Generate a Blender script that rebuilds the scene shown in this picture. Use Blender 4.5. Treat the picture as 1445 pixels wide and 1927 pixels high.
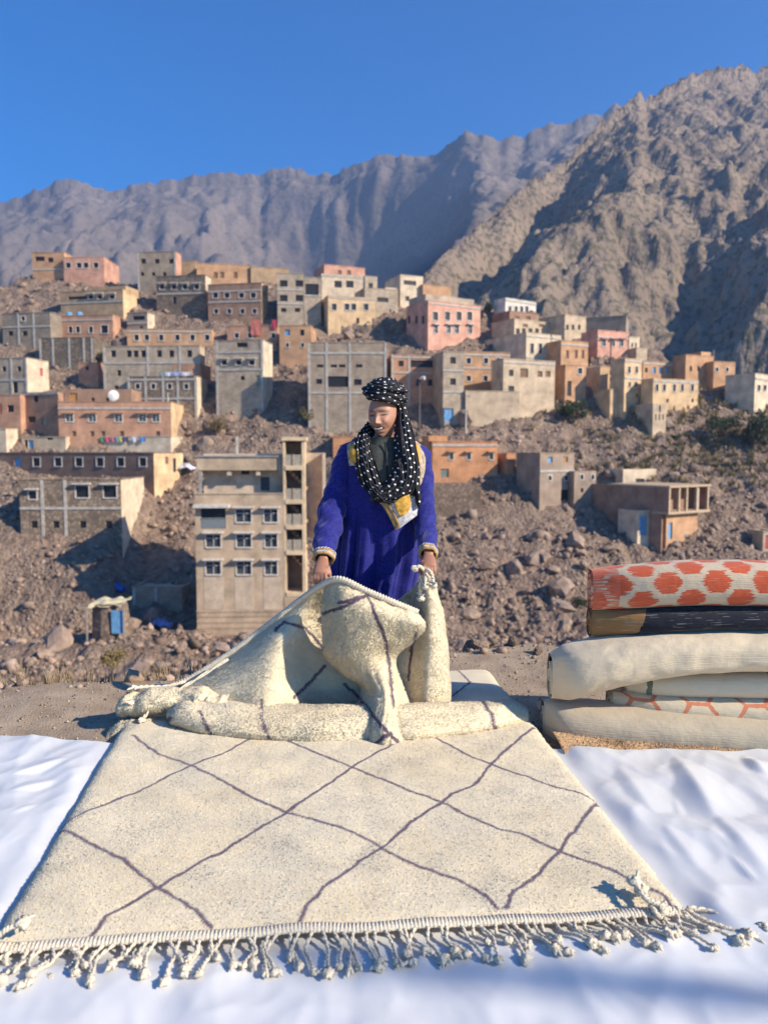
import bpy, math, random
import numpy as np
from mathutils import Vector, Matrix, Quaternion
random.seed(7); RNG = np.random.default_rng(11)
S = bpy.context.scene
for o in list(bpy.data.objects): bpy.data.objects.remove(o)
COL = S.collection
# ------------------------------------------------------------------ camera
FPX, CX, CY, PITCH, CAMH = 1447.0, 722.5, 963.5, math.radians(4.5), 1.45
cam = bpy.data.cameras.new('camera'); camo = bpy.data.objects.new('camera', cam); COL.objects.link(camo)
camo.location = (0, 0, CAMH); camo.rotation_euler = (math.radians(90) - PITCH, 0, 0)
cam.sensor_fit = 'VERTICAL'; cam.sensor_height = 24.0; cam.lens = 24.0 * FPX / 1927.0
cam.clip_start = 0.05; cam.clip_end = 20000
cam.dof.use_dof = True; cam.dof.focus_distance = 3.7; cam.dof.aperture_fstop = 1.55
S.camera = camo
# ------------------------------------------------------------------ sky, sun, exposure
SUN_AZ, SUN_EL = math.radians(25.0), math.radians(30.0)     # azimuth: degrees from +X towards the camera side
SUND = Vector((math.cos(SUN_EL) * math.cos(SUN_AZ), -math.cos(SUN_EL) * math.sin(SUN_AZ), math.sin(SUN_EL)))
w = bpy.data.worlds.new('World'); S.world = w; w.use_nodes = True
nt = w.node_tree; nt.nodes.clear()
sky = nt.nodes.new('ShaderNodeTexSky'); sky.sky_type = 'NISHITA'; sky.sun_disc = False
sky.sun_elevation = SUN_EL; sky.sun_rotation = math.atan2(SUND.x, SUND.y)
sky.altitude = 1900; sky.air_density = 1.0; sky.dust_density = 0.15; sky.ozone_density = 2.5
bg = nt.nodes.new('ShaderNodeBackground'); bg.inputs['Strength'].default_value = 0.125
wo = nt.nodes.new('ShaderNodeOutputWorld')
hs = nt.nodes.new('ShaderNodeHueSaturation'); hs.inputs['Hue'].default_value = .508; hs.inputs['Saturation'].default_value = 1.75
nt.links.new(sky.outputs[0], hs.inputs['Color']); nt.links.new(hs.outputs[0], bg.inputs[0]); nt.links.new(bg.outputs[0], wo.inputs[0])
sl = bpy.data.lights.new('sun', 'SUN'); sl.energy = 5.0; sl.angle = math.radians(0.55); sl.color = (1.0, 0.90, 0.76)
so = bpy.data.objects.new('sun', sl); COL.objects.link(so); so.rotation_euler = SUND.to_track_quat('Z', 'Y').to_euler()
S.view_settings.view_transform = 'Standard'; S.view_settings.look = 'None'
S.view_settings.exposure = 0.75; S.view_settings.gamma = 1.0; S.view_settings.use_curve_mapping = False
# ------------------------------------------------------------------ helpers
FW = np.array((0, math.cos(PITCH), -math.sin(PITCH))); UP = np.array((0, math.sin(PITCH), math.cos(PITCH))); CAM = np.array((0, 0, CAMH))
def ray(px, py):
    return np.array(((px - CX) / FPX, 0, 0)) + UP * ((CY - py) / FPX) + FW
def at(px, py, Y):
    r = ray(px, py); return CAM + r * (Y / r[1])
def ground(px, py, z=0.0):
    r = ray(px, py); return CAM + r * ((z - CAMH) / r[2])
def proj(P):
    P = np.asarray(P, float) - CAM
    d = P @ FW; return CX + FPX * P[..., 0] / d, CY - FPX * (P @ UP) / d, d
def hsh(ix, iy, seed):
    h = (ix.astype(np.int64) * 374761393 + iy.astype(np.int64) * 668265263 + seed * 974634777) & 0xffffffff
    h = ((h ^ (h >> 13)) * 1274126177) & 0xffffffff
    return ((h ^ (h >> 16)) & 0xffff) / 65535.0
def perlin(x, y, seed=0):
    x = np.asarray(x, float); y = np.asarray(y, float)
    x0 = np.floor(x); y0 = np.floor(y); fx = x - x0; fy = y - y0
    def g(ix, iy, dx, dy):
        a = hsh(ix, iy, seed) * 2 * np.pi; return np.cos(a) * dx + np.sin(a) * dy
    u = fx * fx * fx * (fx * (fx * 6 - 15) + 10); v = fy * fy * fy * (fy * (fy * 6 - 15) + 10)
    a = g(x0, y0, fx, fy); b = g(x0 + 1, y0, fx - 1, fy); c = g(x0, y0 + 1, fx, fy - 1); d = g(x0 + 1, y0 + 1, fx - 1, fy - 1)
    return 1.5 * ((a * (1 - u) + b * u) * (1 - v) + (c * (1 - u) + d * u) * v)
def fbm(x, y, oct=4, seed=0, gain=.5):
    s = 0; a = 1
    for i in range(oct): s = s + a * perlin(x * 2 ** i, y * 2 ** i, seed + i * 17); a *= gain
    return s
def ridged(x, y, oct=4, seed=0, gain=.5):
    s = 0; a = 1
    for i in range(oct): s = s + a * (1 - 2 * np.abs(perlin(x * 2 ** i, y * 2 ** i, seed + i * 17))); a *= gain
    return s
def ss(a, b, x): t = np.clip((x - a) / (b - a), 0, 1); return t * t * (3 - 2 * t)

def tag(o, label=None, cat=None, group=None, kind=None):
    if label: o['label'] = label
    if cat: o['category'] = cat
    if group: o['group'] = group
    if kind: o['kind'] = kind
    return o
def empty(name, loc, rz=0):
    o = bpy.data.objects.new(name, None); COL.objects.link(o); o.location = loc; o.rotation_euler = (0, 0, rz); o.empty_display_size = .2
    return o
def mesh(name, V, F, mat=None, parent=None, smooth=False, uv=None, col=None, loc=None, link=True):
    me = bpy.data.meshes.new(name)
    V = np.asarray(V, float)
    if isinstance(F, np.ndarray):
        nf, k = F.shape
        me.vertices.add(len(V)); me.vertices.foreach_set('co', V.astype(np.float32).ravel())
        me.loops.add(nf * k); me.loops.foreach_set('vertex_index', F.astype(np.int32).ravel())
        me.polygons.add(nf); me.polygons.foreach_set('loop_start', np.arange(0, nf * k, k, dtype=np.int32))
        me.update(calc_edges=True); me.validate()
    else:
        me.from_pydata(V.tolist(), [], F); me.update()
    if smooth: me.polygons.foreach_set('use_smooth', np.ones(len(me.polygons), bool))
    if uv is not None:
        l = me.uv_layers.new(name='UVMap'); vi = np.empty(len(me.loops), np.int32); me.loops.foreach_get('vertex_index', vi)
        l.data.foreach_set('uv', np.asarray(uv, np.float32)[vi].ravel())
    if col is not None:
        a = me.color_attributes.new('Col', 'FLOAT_COLOR', 'POINT'); c = np.ones((len(V), 4), np.float32); c[:, :3] = col
        a.data.foreach_set('color', c.ravel())
    if mat: me.materials.append(mat)
    if not link: return me
    o = bpy.data.objects.new(name, me); COL.objects.link(o)
    if parent: o.parent = parent
    if loc is not None: o.location = loc
    return o
def grid_faces(nr, nc, closed=False):
    i = np.arange(nr - 1)[:, None]; j = np.arange(nc if closed else nc - 1)[None, :]; j2 = (j + 1) % nc
    return np.stack([i * nc + j, i * nc + j2, (i + 1) * nc + j2, (i + 1) * nc + j], -1).reshape(-1, 4)
def loft(rings, cap=True):
    P = np.asarray(rings, float); nr, nc, _ = P.shape
    V = P.reshape(-1, 3); F = [tuple(f) for f in grid_faces(nr, nc, True)]
    if cap: F.append(tuple(range(nc - 1, -1, -1))); F.append(tuple((nr - 1) * nc + k for k in range(nc)))
    return V, F
def cr1(P, n):                       # Catmull-Rom resampling along axis 0
    P = np.asarray(P, float); m = len(P); t = np.linspace(0, m - 1, n); i = np.clip(np.floor(t).astype(int), 0, m - 2); f = (t - i)
    f = f.reshape((-1,) + (1,) * (P.ndim - 1))
    ext = np.concatenate([2 * P[:1] - P[1:2], P, 2 * P[-1:] - P[-2:-1]])
    a, b, c, d = ext[i], ext[i + 1], ext[i + 2], ext[i + 3]
    return .5 * ((2 * b) + (c - a) * f + (2 * a - 5 * b + 4 * c - d) * f ** 2 + (3 * b - a - 3 * c + d) * f ** 3)
def cr2(P, nr, nc): return np.swapaxes(cr1(np.swapaxes(cr1(P, nr), 0, 1), nc), 0, 1)
def normals(P):
    du = np.gradient(P, axis=1); dv = np.gradient(P, axis=0); n = np.cross(du, dv)
    return n / (np.linalg.norm(n, axis=-1, keepdims=True) + 1e-12)
def tube(path, rad, n=8, squash=1.0, twist=0.0):
    path = np.asarray(path, float); m = len(path); rad = np.broadcast_to(rad, (m,))
    T = np.gradient(path, axis=0); T /= np.linalg.norm(T, axis=1, keepdims=True) + 1e-12
    ref = np.array((0, 0, 1.)) if abs(T[0][2]) < .8 else np.array((0, 1., 0))
    R = []; u = np.cross(T[0], ref); u /= np.linalg.norm(u)
    for k in range(m):
        u = u - T[k] * (u @ T[k]); u /= np.linalg.norm(u); v = np.cross(T[k], u)
        a = np.arange(n) / n * 2 * np.pi + twist * k
        R.append(path[k] + rad[k] * (np.cos(a)[:, None] * u + squash * np.sin(a)[:, None] * v))
    return loft(R)
def merge(parts):
    V = []; F = []; o = 0
    for v, f in parts:
        V.append(np.asarray(v, float)); F += [tuple(int(i) + o for i in q) for q in f]; o += len(v)
    return np.concatenate(V), F
def box(x0, x1, y0, y1, z0, z1):
    V = [(x, y, z) for z in (z0, z1) for y in (y0, y1) for x in (x0, x1)]
    return np.array(V, float), [(0, 2, 3, 1), (4, 5, 7, 6), (0, 1, 5, 4), (1, 3, 7, 5), (3, 2, 6, 7), (2, 0, 4, 6)]
def copy_tree(o, parent=None):
    c = o.copy(); COL.objects.link(c); c.parent = parent
    for ch in o.children: copy_tree(ch, c)
    return c
# ------------------------------------------------------------------ materials
MATS = {}
def mat(name, col, rough=.85, var=.18, vs=1.5, bump=.3, bs=20., col2=None, kind='noise', attr=False, spec=.3, dist=.02, sheen=0.):
    if name in MATS: return MATS[name]
    m = bpy.data.materials.new(name); m.use_nodes = True; MATS[name] = m
    t = m.node_tree; N = t.nodes; L = t.links; b = N['Principled BSDF']
    b.inputs['Roughness'].default_value = rough; b.inputs['Specular IOR Level'].default_value = spec
    if sheen: b.inputs['Sheen Weight'].default_value = sheen; b.inputs['Sheen Roughness'].default_value = .4
    tc = N.new('ShaderNodeTexCoord')
    nz = N.new('ShaderNodeTexNoise'); nz.inputs['Scale'].default_value = vs; nz.inputs['Detail'].default_value = 6; nz.inputs['Roughness'].default_value = .65
    L.new(tc.outputs['Object'], nz.inputs['Vector'])
    c2 = col2 if col2 else tuple(max(0, x * (1 - var * 1.7)) for x in col); c1 = tuple(min(1, x * (1 + var)) for x in col) if not col2 else col
    rp = N.new('ShaderNodeValToRGB'); rp.color_ramp.elements[0].position = .32; rp.color_ramp.elements[1].position = .68
    rp.color_ramp.elements[0].color = (*c2, 1); rp.color_ramp.elements[1].color = (*c1, 1)
    L.new(nz.outputs['Fac'], rp.inputs[0]); out = rp.outputs[0]
    bz = N.new('ShaderNodeTexNoise'); bz.inputs['Scale'].default_value = bs; bz.inputs['Detail'].default_value = 5
    L.new(tc.outputs['Object'], bz.inputs['Vector']); h = bz.outputs['Fac']
    if attr:
        at_ = N.new('ShaderNodeVertexColor'); at_.layer_name = 'Col'
        mx = N.new('ShaderNodeMixRGB'); mx.blend_type = 'MULTIPLY'; mx.inputs[0].default_value = 1
        L.new(out, mx.inputs[1]); L.new(at_.outputs[0], mx.inputs[2]); out = mx.outputs[0]
    if kind in ('block', 'stone'):
        sep = N.new('ShaderNodeSeparateXYZ'); L.new(tc.outputs['Object'], sep.inputs[0])
        ad = N.new('ShaderNodeMath'); ad.operation = 'ADD'; L.new(sep.outputs[0], ad.inputs[0]); L.new(sep.outputs[1], ad.inputs[1])
        cb = N.new('ShaderNodeCombineXYZ'); L.new(ad.outputs[0], cb.inputs[0]); L.new(sep.outputs[2], cb.inputs[1])
        if kind == 'block':
            bk = N.new('ShaderNodeTexBrick'); bk.inputs['Scale'].default_value = 1; bk.inputs['Brick Width'].default_value = .42; bk.inputs['Row Height'].default_value = .21
            bk.inputs['Mortar Size'].default_value = .018; bk.inputs['Color1'].default_value = (1, 1, 1, 1); bk.inputs['Color2'].default_value = (.74, .74, .74, 1); bk.inputs['Mortar'].default_value = (.8, .8, .8, 1)
            bk.inputs['Mortar Smooth'].default_value = .3
            L.new(cb.outputs[0], bk.inputs['Vector']); fac = bk.outputs['Color']
        else:
            vo = N.new('ShaderNodeTexVoronoi'); vo.inputs['Scale'].default_value = 2.6; L.new(cb.outputs[0], vo.inputs['Vector'])
            r2 = N.new('ShaderNodeValToRGB'); r2.color_ramp.elements[0].color = (1.1, 1.05, 1, 1); r2.color_ramp.elements[1].color = (.35, .33, .32, 1); r2.color_ramp.elements[1].position = .62
            L.new(vo.outputs['Distance'], r2.inputs[0]); fac = r2.outputs[0]; h = fac
        m2 = N.new('ShaderNodeMixRGB'); m2.blend_type = 'MULTIPLY'; m2.inputs[0].default_value = .8; L.new(out, m2.inputs[1]); L.new(fac, m2.inputs[2]); out = m2.outputs[0]
    L.new(out, b.inputs['Base Color'])
    if bump:
        bp = N.new('ShaderNodeBump'); bp.inputs['Strength'].default_value = bump; bp.inputs['Distance'].default_value = dist
        L.new(h, bp.inputs['Height']); L.new(bp.outputs[0], b.inputs['Normal'])
    return m
def glass(name, col, rough=.15):
    m = mat(name, col, rough=rough, var=.25, vs=3, bump=0, spec=.5); return m
# ================================================================== THE LAND
PROF_PY = np.array([1400, 1330, 1250, 1200, 1100, 1000, 900, 820, 740, 680, 620, 560, 500, 440.])
PROF_Y = np.array([34, 50, 64, 76, 84, 93, 102, 110, 120, 130, 140, 152, 165, 179.])
PROF_Z = np.array([at(CX, p, y)[2] for p, y in zip(PROF_PY, PROF_Y)])
def depth_of(py): return float(np.interp(-py, -PROF_PY, PROF_Y))
def prof(Y): return np.interp(Y, PROF_Y, PROF_Z)
CREST_X = np.array([-500, 0, 50, 200, 260, 330, 520, 620, 720, 800, 920, 1020, 1120, 1200, 1290, 1400, 1500, 1900.])
CREST_P = np.array([600, 556, 527, 528, 540, 520, 520, 530, 560, 556, 585, 605, 630, 660, 705, 742, 760, 800.])
def hill(X, Y, detail=True):
    X = np.asarray(X, float); Y = np.asarray(Y, float)
    px = CX + FPX * X / np.maximum(Y, 5)
    yc = np.interp(-np.interp(px, CREST_X, CREST_P), -PROF_PY, PROF_Y)
    z = prof(np.minimum(Y, yc)) - .30 * np.maximum(0, Y - yc)
    z = np.where(Y < 34, PROF_Z[0] - (34 - Y) * .02, z)
    k = np.clip((Y - 20) / 40, .25, 1)
    z = z + k * (.9 * fbm(X / 17, Y / 17, 3, 3))
    z = z + 4.2 * ss(-47, -43, X) * (1 - ss(-31, -28, X)) * ss(76, 83, Y) * (1 - ss(94, 99, Y))       # terrace under the grey stone house
    if detail:
        z = z + k * (.55 * (ridged(X / 6.0, Y / 6.0, 4, 9, .55) - .5)) + k * .42 * (ridged(X / 2.3, Y / 2.3, 3, 15, .6) - .6) + .12 * fbm(X * .9, Y * .9, 3, 21)
    return z
M_HILL = mat('hillside_rock', (.38, .27, .19), rough=.95, vs=.9, col2=(.15, .10, .072), bump=1.0, bs=2.6, dist=.6)
M_ROCK = mat('boulder_rock', (.44, .315, .23), rough=.95, vs=1.2, col2=(.20, .14, .10), bump=.9, bs=7, dist=.08)
M_DIRT = mat('terrace_dirt', (.44, .335, .23), rough=.97, vs=5, col2=(.28, .205, .135), bump=.8, bs=90, dist=.012)
xs = np.arange(-150, 150.1, .55); ys = np.concatenate([np.arange(24, 60, .5), np.arange(60, 190, .6), np.arange(190, 260, 2.5)])
GX, GY = np.meshgrid(xs, ys); GZ = hill(GX, GY)
tag(mesh('hillside', np.stack([GX, GY, GZ], -1).reshape(-1, 3), grid_faces(*GX.shape), M_HILL, smooth=True), kind='structure')

# --- foreground terrace: packed dirt with a crumbling edge, then a drop to the valley floor
def edge_y(x): return np.interp(x, [-6, -3, -1.6, .3, 1.2, 2.5, 6], [4.5, 4.62, 4.85, 5.5, 5.75, 5.9, 6.0]) + .10 * fbm(np.asarray(x) * 1.3, np.asarray(x) * 0 + 5, 3, 5)
def terr(X, Y):
    e = edge_y(X); d = np.maximum(0, Y - e)
    z = .02 * fbm(X * 1.1, Y * 1.1, 4, 31) + .006 * fbm(X * 9, Y * 9, 2, 33)
    z = z - .85 * d ** 1.25 / (1 + .015 * d) - .05 * np.minimum(d, 2) * fbm(X * 1.7, Y * 1.7, 4, 37)
    z = z + ss(1.2, 2.6, np.abs(X)) * 0
    return np.maximum(z, -14.5 + .5 * fbm(X / 5, Y / 5, 3, 40)) - .02
xs = np.concatenate([np.arange(-40, -5, 1.), np.arange(-5, 5, .05), np.arange(5, 40.1, 1.)]); ys = np.concatenate([np.arange(-30, 2, 1.), np.arange(2, 7, .05), np.arange(7, 26.1, .4)])
GX, GY = np.meshgrid(xs, ys)
tag(mesh('terrace_ground', np.stack([GX, GY, terr(GX, GY)], -1).reshape(-1, 3), grid_faces(*GX.shape), M_DIRT, smooth=True), kind='structure')
# --- wide ground that carries the valley on to the mountains
xs = np.linspace(-9000, 9000, 61); ys = np.linspace(-6000, 9000, 61); GX, GY = np.meshgrid(xs, ys)
tag(mesh('valley_ground', np.stack([GX, GY, -22 + 0 * GX], -1).reshape(-1, 3), grid_faces(*GX.shape), M_HILL), kind='structure')

# --- rocks
def rock_mesh(name, seed, sub=2, m=None):
    import bmesh
    bm = bmesh.new(); bmesh.ops.create_icosphere(bm, subdivisions=sub, radius=1); r = random.Random(seed)
    pl = [(Vector((r.gauss(0, 1), r.gauss(0, 1), r.gauss(0, 1))).normalized(), r.uniform(.36, .74)) for _ in range(13)]
    sc = (r.uniform(.8, 1.2), r.uniform(.7, 1.0), r.uniform(.55, .85))
    for v in bm.verts:
        c = v.co.normalized(); rad = 1.0
        for n, d in pl:
            q = c.dot(n)
            if q > .05: rad = min(rad, d / q)
        c = c * rad * (1 + r.uniform(-.09, .09)); v.co = Vector((c.x * sc[0], c.y * sc[1], c.z * sc[2]))
    me = bpy.data.meshes.new(name); bm.to_mesh(me); bm.free()
    if m: me.materials.append(m)
    return me
ROCKS = [rock_mesh('boulder', s, 2, M_ROCK) for s in range(9)]
RB = []
for s in range(9):
    me = rock_mesh('r', 50 + s, 1); RB.append((np.array([v.co[:] for v in me.vertices]), np.array([p.vertices[:] for p in me.polygons])))
def scatter(name, pts, sizes, m, label, cat, tint=None, parent=None):
    V = []; F = []; C = []; o = 0
    for k, (p, s) in enumerate(zip(pts, sizes)):
        v, f = RB[k % 9]; a, b = RNG.uniform(0, 6.28, 2); ca, sa, cb, sb = math.cos(a), math.sin(a), math.cos(b * .5), math.sin(b * .5)
        R = np.array([[ca, -sa, 0], [sa, ca, 0], [0, 0, 1]]) @ np.array([[1, 0, 0], [0, cb, -sb], [0, sb, cb]])
        V.append((v * s) @ R.T + p); F.append(f + o); o += len(v)
        t = RNG.uniform(.5, 1.2); C.append(np.tile(np.array([t * RNG.uniform(.96, 1.05), t, t * RNG.uniform(.94, 1.06)]), (len(v), 1)))
    ob = mesh(name, np.concatenate(V), np.concatenate(F), m, col=np.concatenate(C), parent=parent)
    return tag(ob, label, cat, kind='stuff')
M_RUB = mat('rubble_rock', (.45, .325, .24), rough=.95, vs=1.5, col2=(.24, .17, .12), bump=.7, bs=9, dist=.06, attr=True)
M_PEB = mat('pebble_stone', (.46, .36, .26), rough=.95, vs=30, col2=(.26, .20, .15), bump=.3, bs=90, dist=.004, attr=True)
n = 46000
px_ = RNG.uniform(-60, 1500, n); Yr = RNG.uniform(36, 168, n); keep = RNG.uniform(0, 1, n) < np.where(Yr < 100, 1, .55)
px_ = px_[keep]; Yr = Yr[keep]; Xr = (px_ - CX) / FPX * Yr
clump = fbm(Xr / 9, Yr / 9, 2, 77); kk = clump > -.25; Xr, Yr = Xr[kk], Yr[kk]
sz = np.clip(RNG.lognormal(-1.45, .62, len(Xr)), .14, 1.3)
scatter('rubble', np.stack([Xr, Yr, hill(Xr, Yr) + sz * .1], -1), sz, M_RUB, 'brown broken rock rubble strewn over the village hillside', 'rubble')
zones = [('below the tall beige tower at the valley foot', 0, 620, 1180, 1330, 46), ('on the slope right of the blue robe', 830, 1110, 1000, 1250, 62),
         ('on the slope under the cut-open mud house at right', 1100, 1445, 1010, 1120, 34), ('between the orange house and the pale terraces above it', 860, 1445, 790, 930, 60),
         ('on the stony bank above the tower roof', 370, 690, 770, 850, 34), ('on the bare bank in the middle of the village', 590, 760, 615, 690, 22), ('on the scree below the pink house at far left', 0, 220, 530, 600, 26)]
for zi, (txt, xa, xb, ya, yb, cnt) in enumerate(zones):
    for k in range(cnt):
        x = RNG.uniform(xa, xb); y = RNG.uniform(ya, yb); Y = depth_of(y); X = (x - CX) / FPX * Y
        s = float(np.clip(RNG.lognormal(-.28, .55), .35, 2.5)) * (1.15 if zi < 2 else .85)
        o = bpy.data.objects.new('boulder', ROCKS[(k * 5 + zi) % 9]); COL.objects.link(o)
        o.location = (X, Y, float(hill(X, Y)) + s * .15); o.scale = (s, s * RNG.uniform(.8, 1.1), s * RNG.uniform(.8, 1.15)); o.rotation_euler = (RNG.uniform(-.4, .4), RNG.uniform(-.4, .4), RNG.uniform(0, 6.28))
        tag(o, 'rough brown boulder ' + txt, 'boulder', 'boulders ' + txt)
# big named boulders seen one by one: px, py, width px, Y, label
BIG = [(302, 1232, 74, 50, 'large pointed reddish boulder left of the tower foot, half in shade'), (335, 1270, 60, 47, 'rounded grey brown boulder just below the pointed boulder'),
       (418, 1200, 62, 56, 'dark hollow looking boulder at the foot of the beige tower'), (90, 1250, 46, 48, 'grey boulder in the dry grass at lower left'),
       (1065, 1125, 62, 60, 'dark angular boulder left of the orange patterned rug roll'), (888, 1138, 50, 62, 'pale slanting boulder on the slope beside the blue sleeve')]
for x, y, wpx, Y, lab in BIG:
    p = at(x, y, Y); s = wpx / FPX * Y / 2
    o = bpy.data.objects.new('boulder', ROCKS[len(lab) % 9]); COL.objects.link(o); o.location = p; o.scale = (s, s, s * 1.05); o.rotation_euler = (.2, .1, len(lab))
    o.location.z = max(float(hill(p[0], p[1])) + s * .25, p[2] - .8); tag(o, lab, 'boulder')
# terrace edge rocks (near)
for x, y, wpx, Y, lab in [(893, 1222, 74, 5.75, 'angular tan rock on the terrace edge right of the lifted rug'), (965, 1248, 40, 5.7, 'small brown rock at the terrace edge beside the tan one'),
                          (1012, 1262, 34, 5.5, 'small dark rock on the terrace edge near the rug stack'), (858, 1215, 50, 6.0, 'dark rock behind the lifted rug corner')]:
    s = wpx / FPX * Y / 2; X = at(x, y, Y)[0]
    o = bpy.data.objects.new('rock', ROCKS[(len(lab) * 7) % 9]); COL.objects.link(o); o.scale = (s * 1.1, s, s * 1.1); o.rotation_euler = (.1, .2, len(lab)); o.location = (X, Y, float(terr(np.array(X), np.array(Y))) + s * .45); tag(o, lab, 'rock')
n = 9000; Xp = RNG.uniform(-3.2, 2.6, n); Yp = RNG.uniform(3.55, 6.1, n); kp = (RNG.uniform(0, 1, n) < .9) & (Yp < edge_y(Xp) + .5); Xp, Yp = Xp[kp], Yp[kp]
sz = np.clip(RNG.lognormal(-5.0, .45, len(Xp)), .003, .03)
scatter('pebbles', np.stack([Xp, Yp, terr(Xp, Yp) + sz * .2], -1), sz, M_PEB, 'loose tan pebbles and gravel on the dirt terrace', 'pebbles')
n = 900; Xp = RNG.uniform(-3.6, 3.2, n); Yp = edge_y(Xp) + RNG.uniform(-.12, 1.6, n); sz = np.clip(RNG.lognormal(-3.3, .55, n), .012, .13)
scatter('edge_stones', np.stack([Xp, Yp, terr(Xp, Yp) + sz * .2], -1), sz, M_RUB, 'broken stones crumbling along the terrace edge', 'stones')

# --- dry grass and shrubs
def blades(pts, h, spread, per, wid):
    V = []; F = []; o = 0
    for p in pts:
        for _ in range(per):
            a = RNG.uniform(0, 6.28); l = h * RNG.uniform(.5, 1.2); s = spread * RNG.uniform(.1, 1); d = np.array((math.cos(a), math.sin(a), 0)); b = p + d * s * .25
            q = np.array((-d[1], d[0], 0)) * wid; m = b + d * s * .4 + np.array((0, 0, l * .6)); t = b + d * s + np.array((0, 0, l))
            V += [b - q, b + q, m + q * .7, m - q * .7, t]; F += [(o, o + 1, o + 2, o + 3), (o + 3, o + 2, o + 4)]; o += 5
    return np.array(V), F
M_DRY = mat('dry_grass', (.42, .31, .16), rough=.9, vs=2, col2=(.24, .17, .10), bump=0)
pts = []
for k in range(420):
    x = RNG.uniform(-4.2, -1.0); y = float(edge_y(x)) + RNG.uniform(-.02, 1.2) ** 1.0; pts.append((x, y, float(terr(np.array(x), np.array(y)))))
v, f = blades(np.array(pts), .16, .09, 9, .0022)
tag(mesh('dry_grass', v, f, M_DRY), 'straw coloured dry grass along the terrace edge at left', 'grass', kind='stuff')
pts = []
for k in range(1900):
    x = RNG.uniform(-20, 1460); y = RNG.choice([RNG.uniform(760, 960), RNG.uniform(1000, 1320), RNG.uniform(1200, 1330), RNG.uniform(740, 900)])
    if k % 2 and y < 930: x = 1445 - abs(RNG.normal(0, 210)); Y = depth_of(y); X = (x - CX) / FPX * Y; pts.append((X, Y, float(hill(X, Y))))
v, f = blades(np.array(pts), .85, .8, 18, .05)
tag(mesh('dry_scrub', v, f, mat('dry_scrub', (.36, .27, .12), rough=.9, vs=.25, col2=(.14, .13, .06), bump=0)), 'dry yellow brown scrub dotted over the rocky hillside', 'scrub', kind='stuff')
def bush(name, px, py, wpx, hpx, label, mcol, cat, tree=False, Y=None):
    Y = Y or depth_of(py); p = at(px, py, Y); p[2] = float(hill(p[0], p[1])) if Y > 25 else p[2]; W = wpx / FPX * Y / 2; Hh = hpx / FPX * Y
    e = empty(name, p); tag(e, label, cat)
    parts = [tube([(0, 0, -.3), (.02 * W, 0, Hh * .35), (.05 * W, .02, Hh * .75)], np.array([.09, .07, .03]) * Hh * .6, 6)]
    for k in range(7):
        a = k * 2.4; parts.append(tube([(0, 0, Hh * .15 * (k % 3)), (W * .4 * math.cos(a), W * .4 * math.sin(a), Hh * (.35 + .06 * k)), (W * .75 * math.cos(a), W * .75 * math.sin(a), Hh * (.45 + .06 * k))], np.array([.05, .03, .012]) * Hh * .6, 5))
    mesh('trunk', *merge(parts), mat('bark', (.16, .12, .09), vs=4), e)
    V = []; F = []; o = 0; lobes = [(RNG.normal(0, .42, 3) * np.array((W, W, Hh * .30)) + np.array((0, 0, Hh * .58)), RNG.uniform(.22, .45)) for _ in range(16)]
    for _ in range(1500):
        c, r = lobes[RNG.integers(16)]; d = RNG.normal(0, 1, 3); d /= np.linalg.norm(d); q = c + d * r * np.array((W, W, Hh * .55)) * RNG.uniform(.6, 1.05)
        a = RNG.normal(0, 1, 3); a /= np.linalg.norm(a); b = np.cross(a, RNG.normal(0, 1, 3)); b /= np.linalg.norm(b); l = Hh * RNG.uniform(.03, .065)
        V += [q - a * l, q + b * l * .5, q + a * l, q - b * l * .5]; F.append((o, o + 1, o + 2, o + 3)); o += 4
    mesh('crown', np.array(V), F, mat(name + '_leaf_%d' % int(mcol[1] * 100), mcol, rough=.8, vs=.8, var=.35, bump=0), e)
bush('green_bush', 1077, 800, 52, 50, 'dark green bush on the slope below the beige houses at right', (.075, .095, .04), 'bush')
bush('olive_tree', 1418, 850, 72, 74, 'dusty green tree at the right edge under the white house', (.10, .11, .055), 'tree')
bush('olive_tree', 1362, 838, 60, 50, 'low dusty olive tree left of the tree at right edge', (.11, .11, .06), 'tree')
bush('green_bush', 1268, 838, 18, 14, 'tiny bright green bush below the ruined mud stub', (.07, .11, .04), 'bush')
bush('dry_bush', 582, 808, 44, 40, 'straw yellow bush above the stair tower roof', (.30, .23, .10), 'bush')
bush('dry_bush', 408, 818, 40, 34, 'yellow brown bush on the bank left of the stair tower', (.27, .20, .10), 'bush')
bush('green_bush', 190, 690, 22, 26, 'small green bush between the grey houses at left', (.09, .10, .04), 'bush')
bush('dry_bush', 212, 1262, 60, 44, 'golden dry bush just above the terrace edge at left', (.30, .22, .09), 'bush', Y=14)
bush('green_bush', 1085, 1160, 40, 26, 'dull green bush left of the stacked rugs', (.09, .10, .05), 'bush')
bush('green_bush', 918, 605, 14, 26, 'narrow dark bush behind the pink house', (.06, .075, .04), 'bush')

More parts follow.
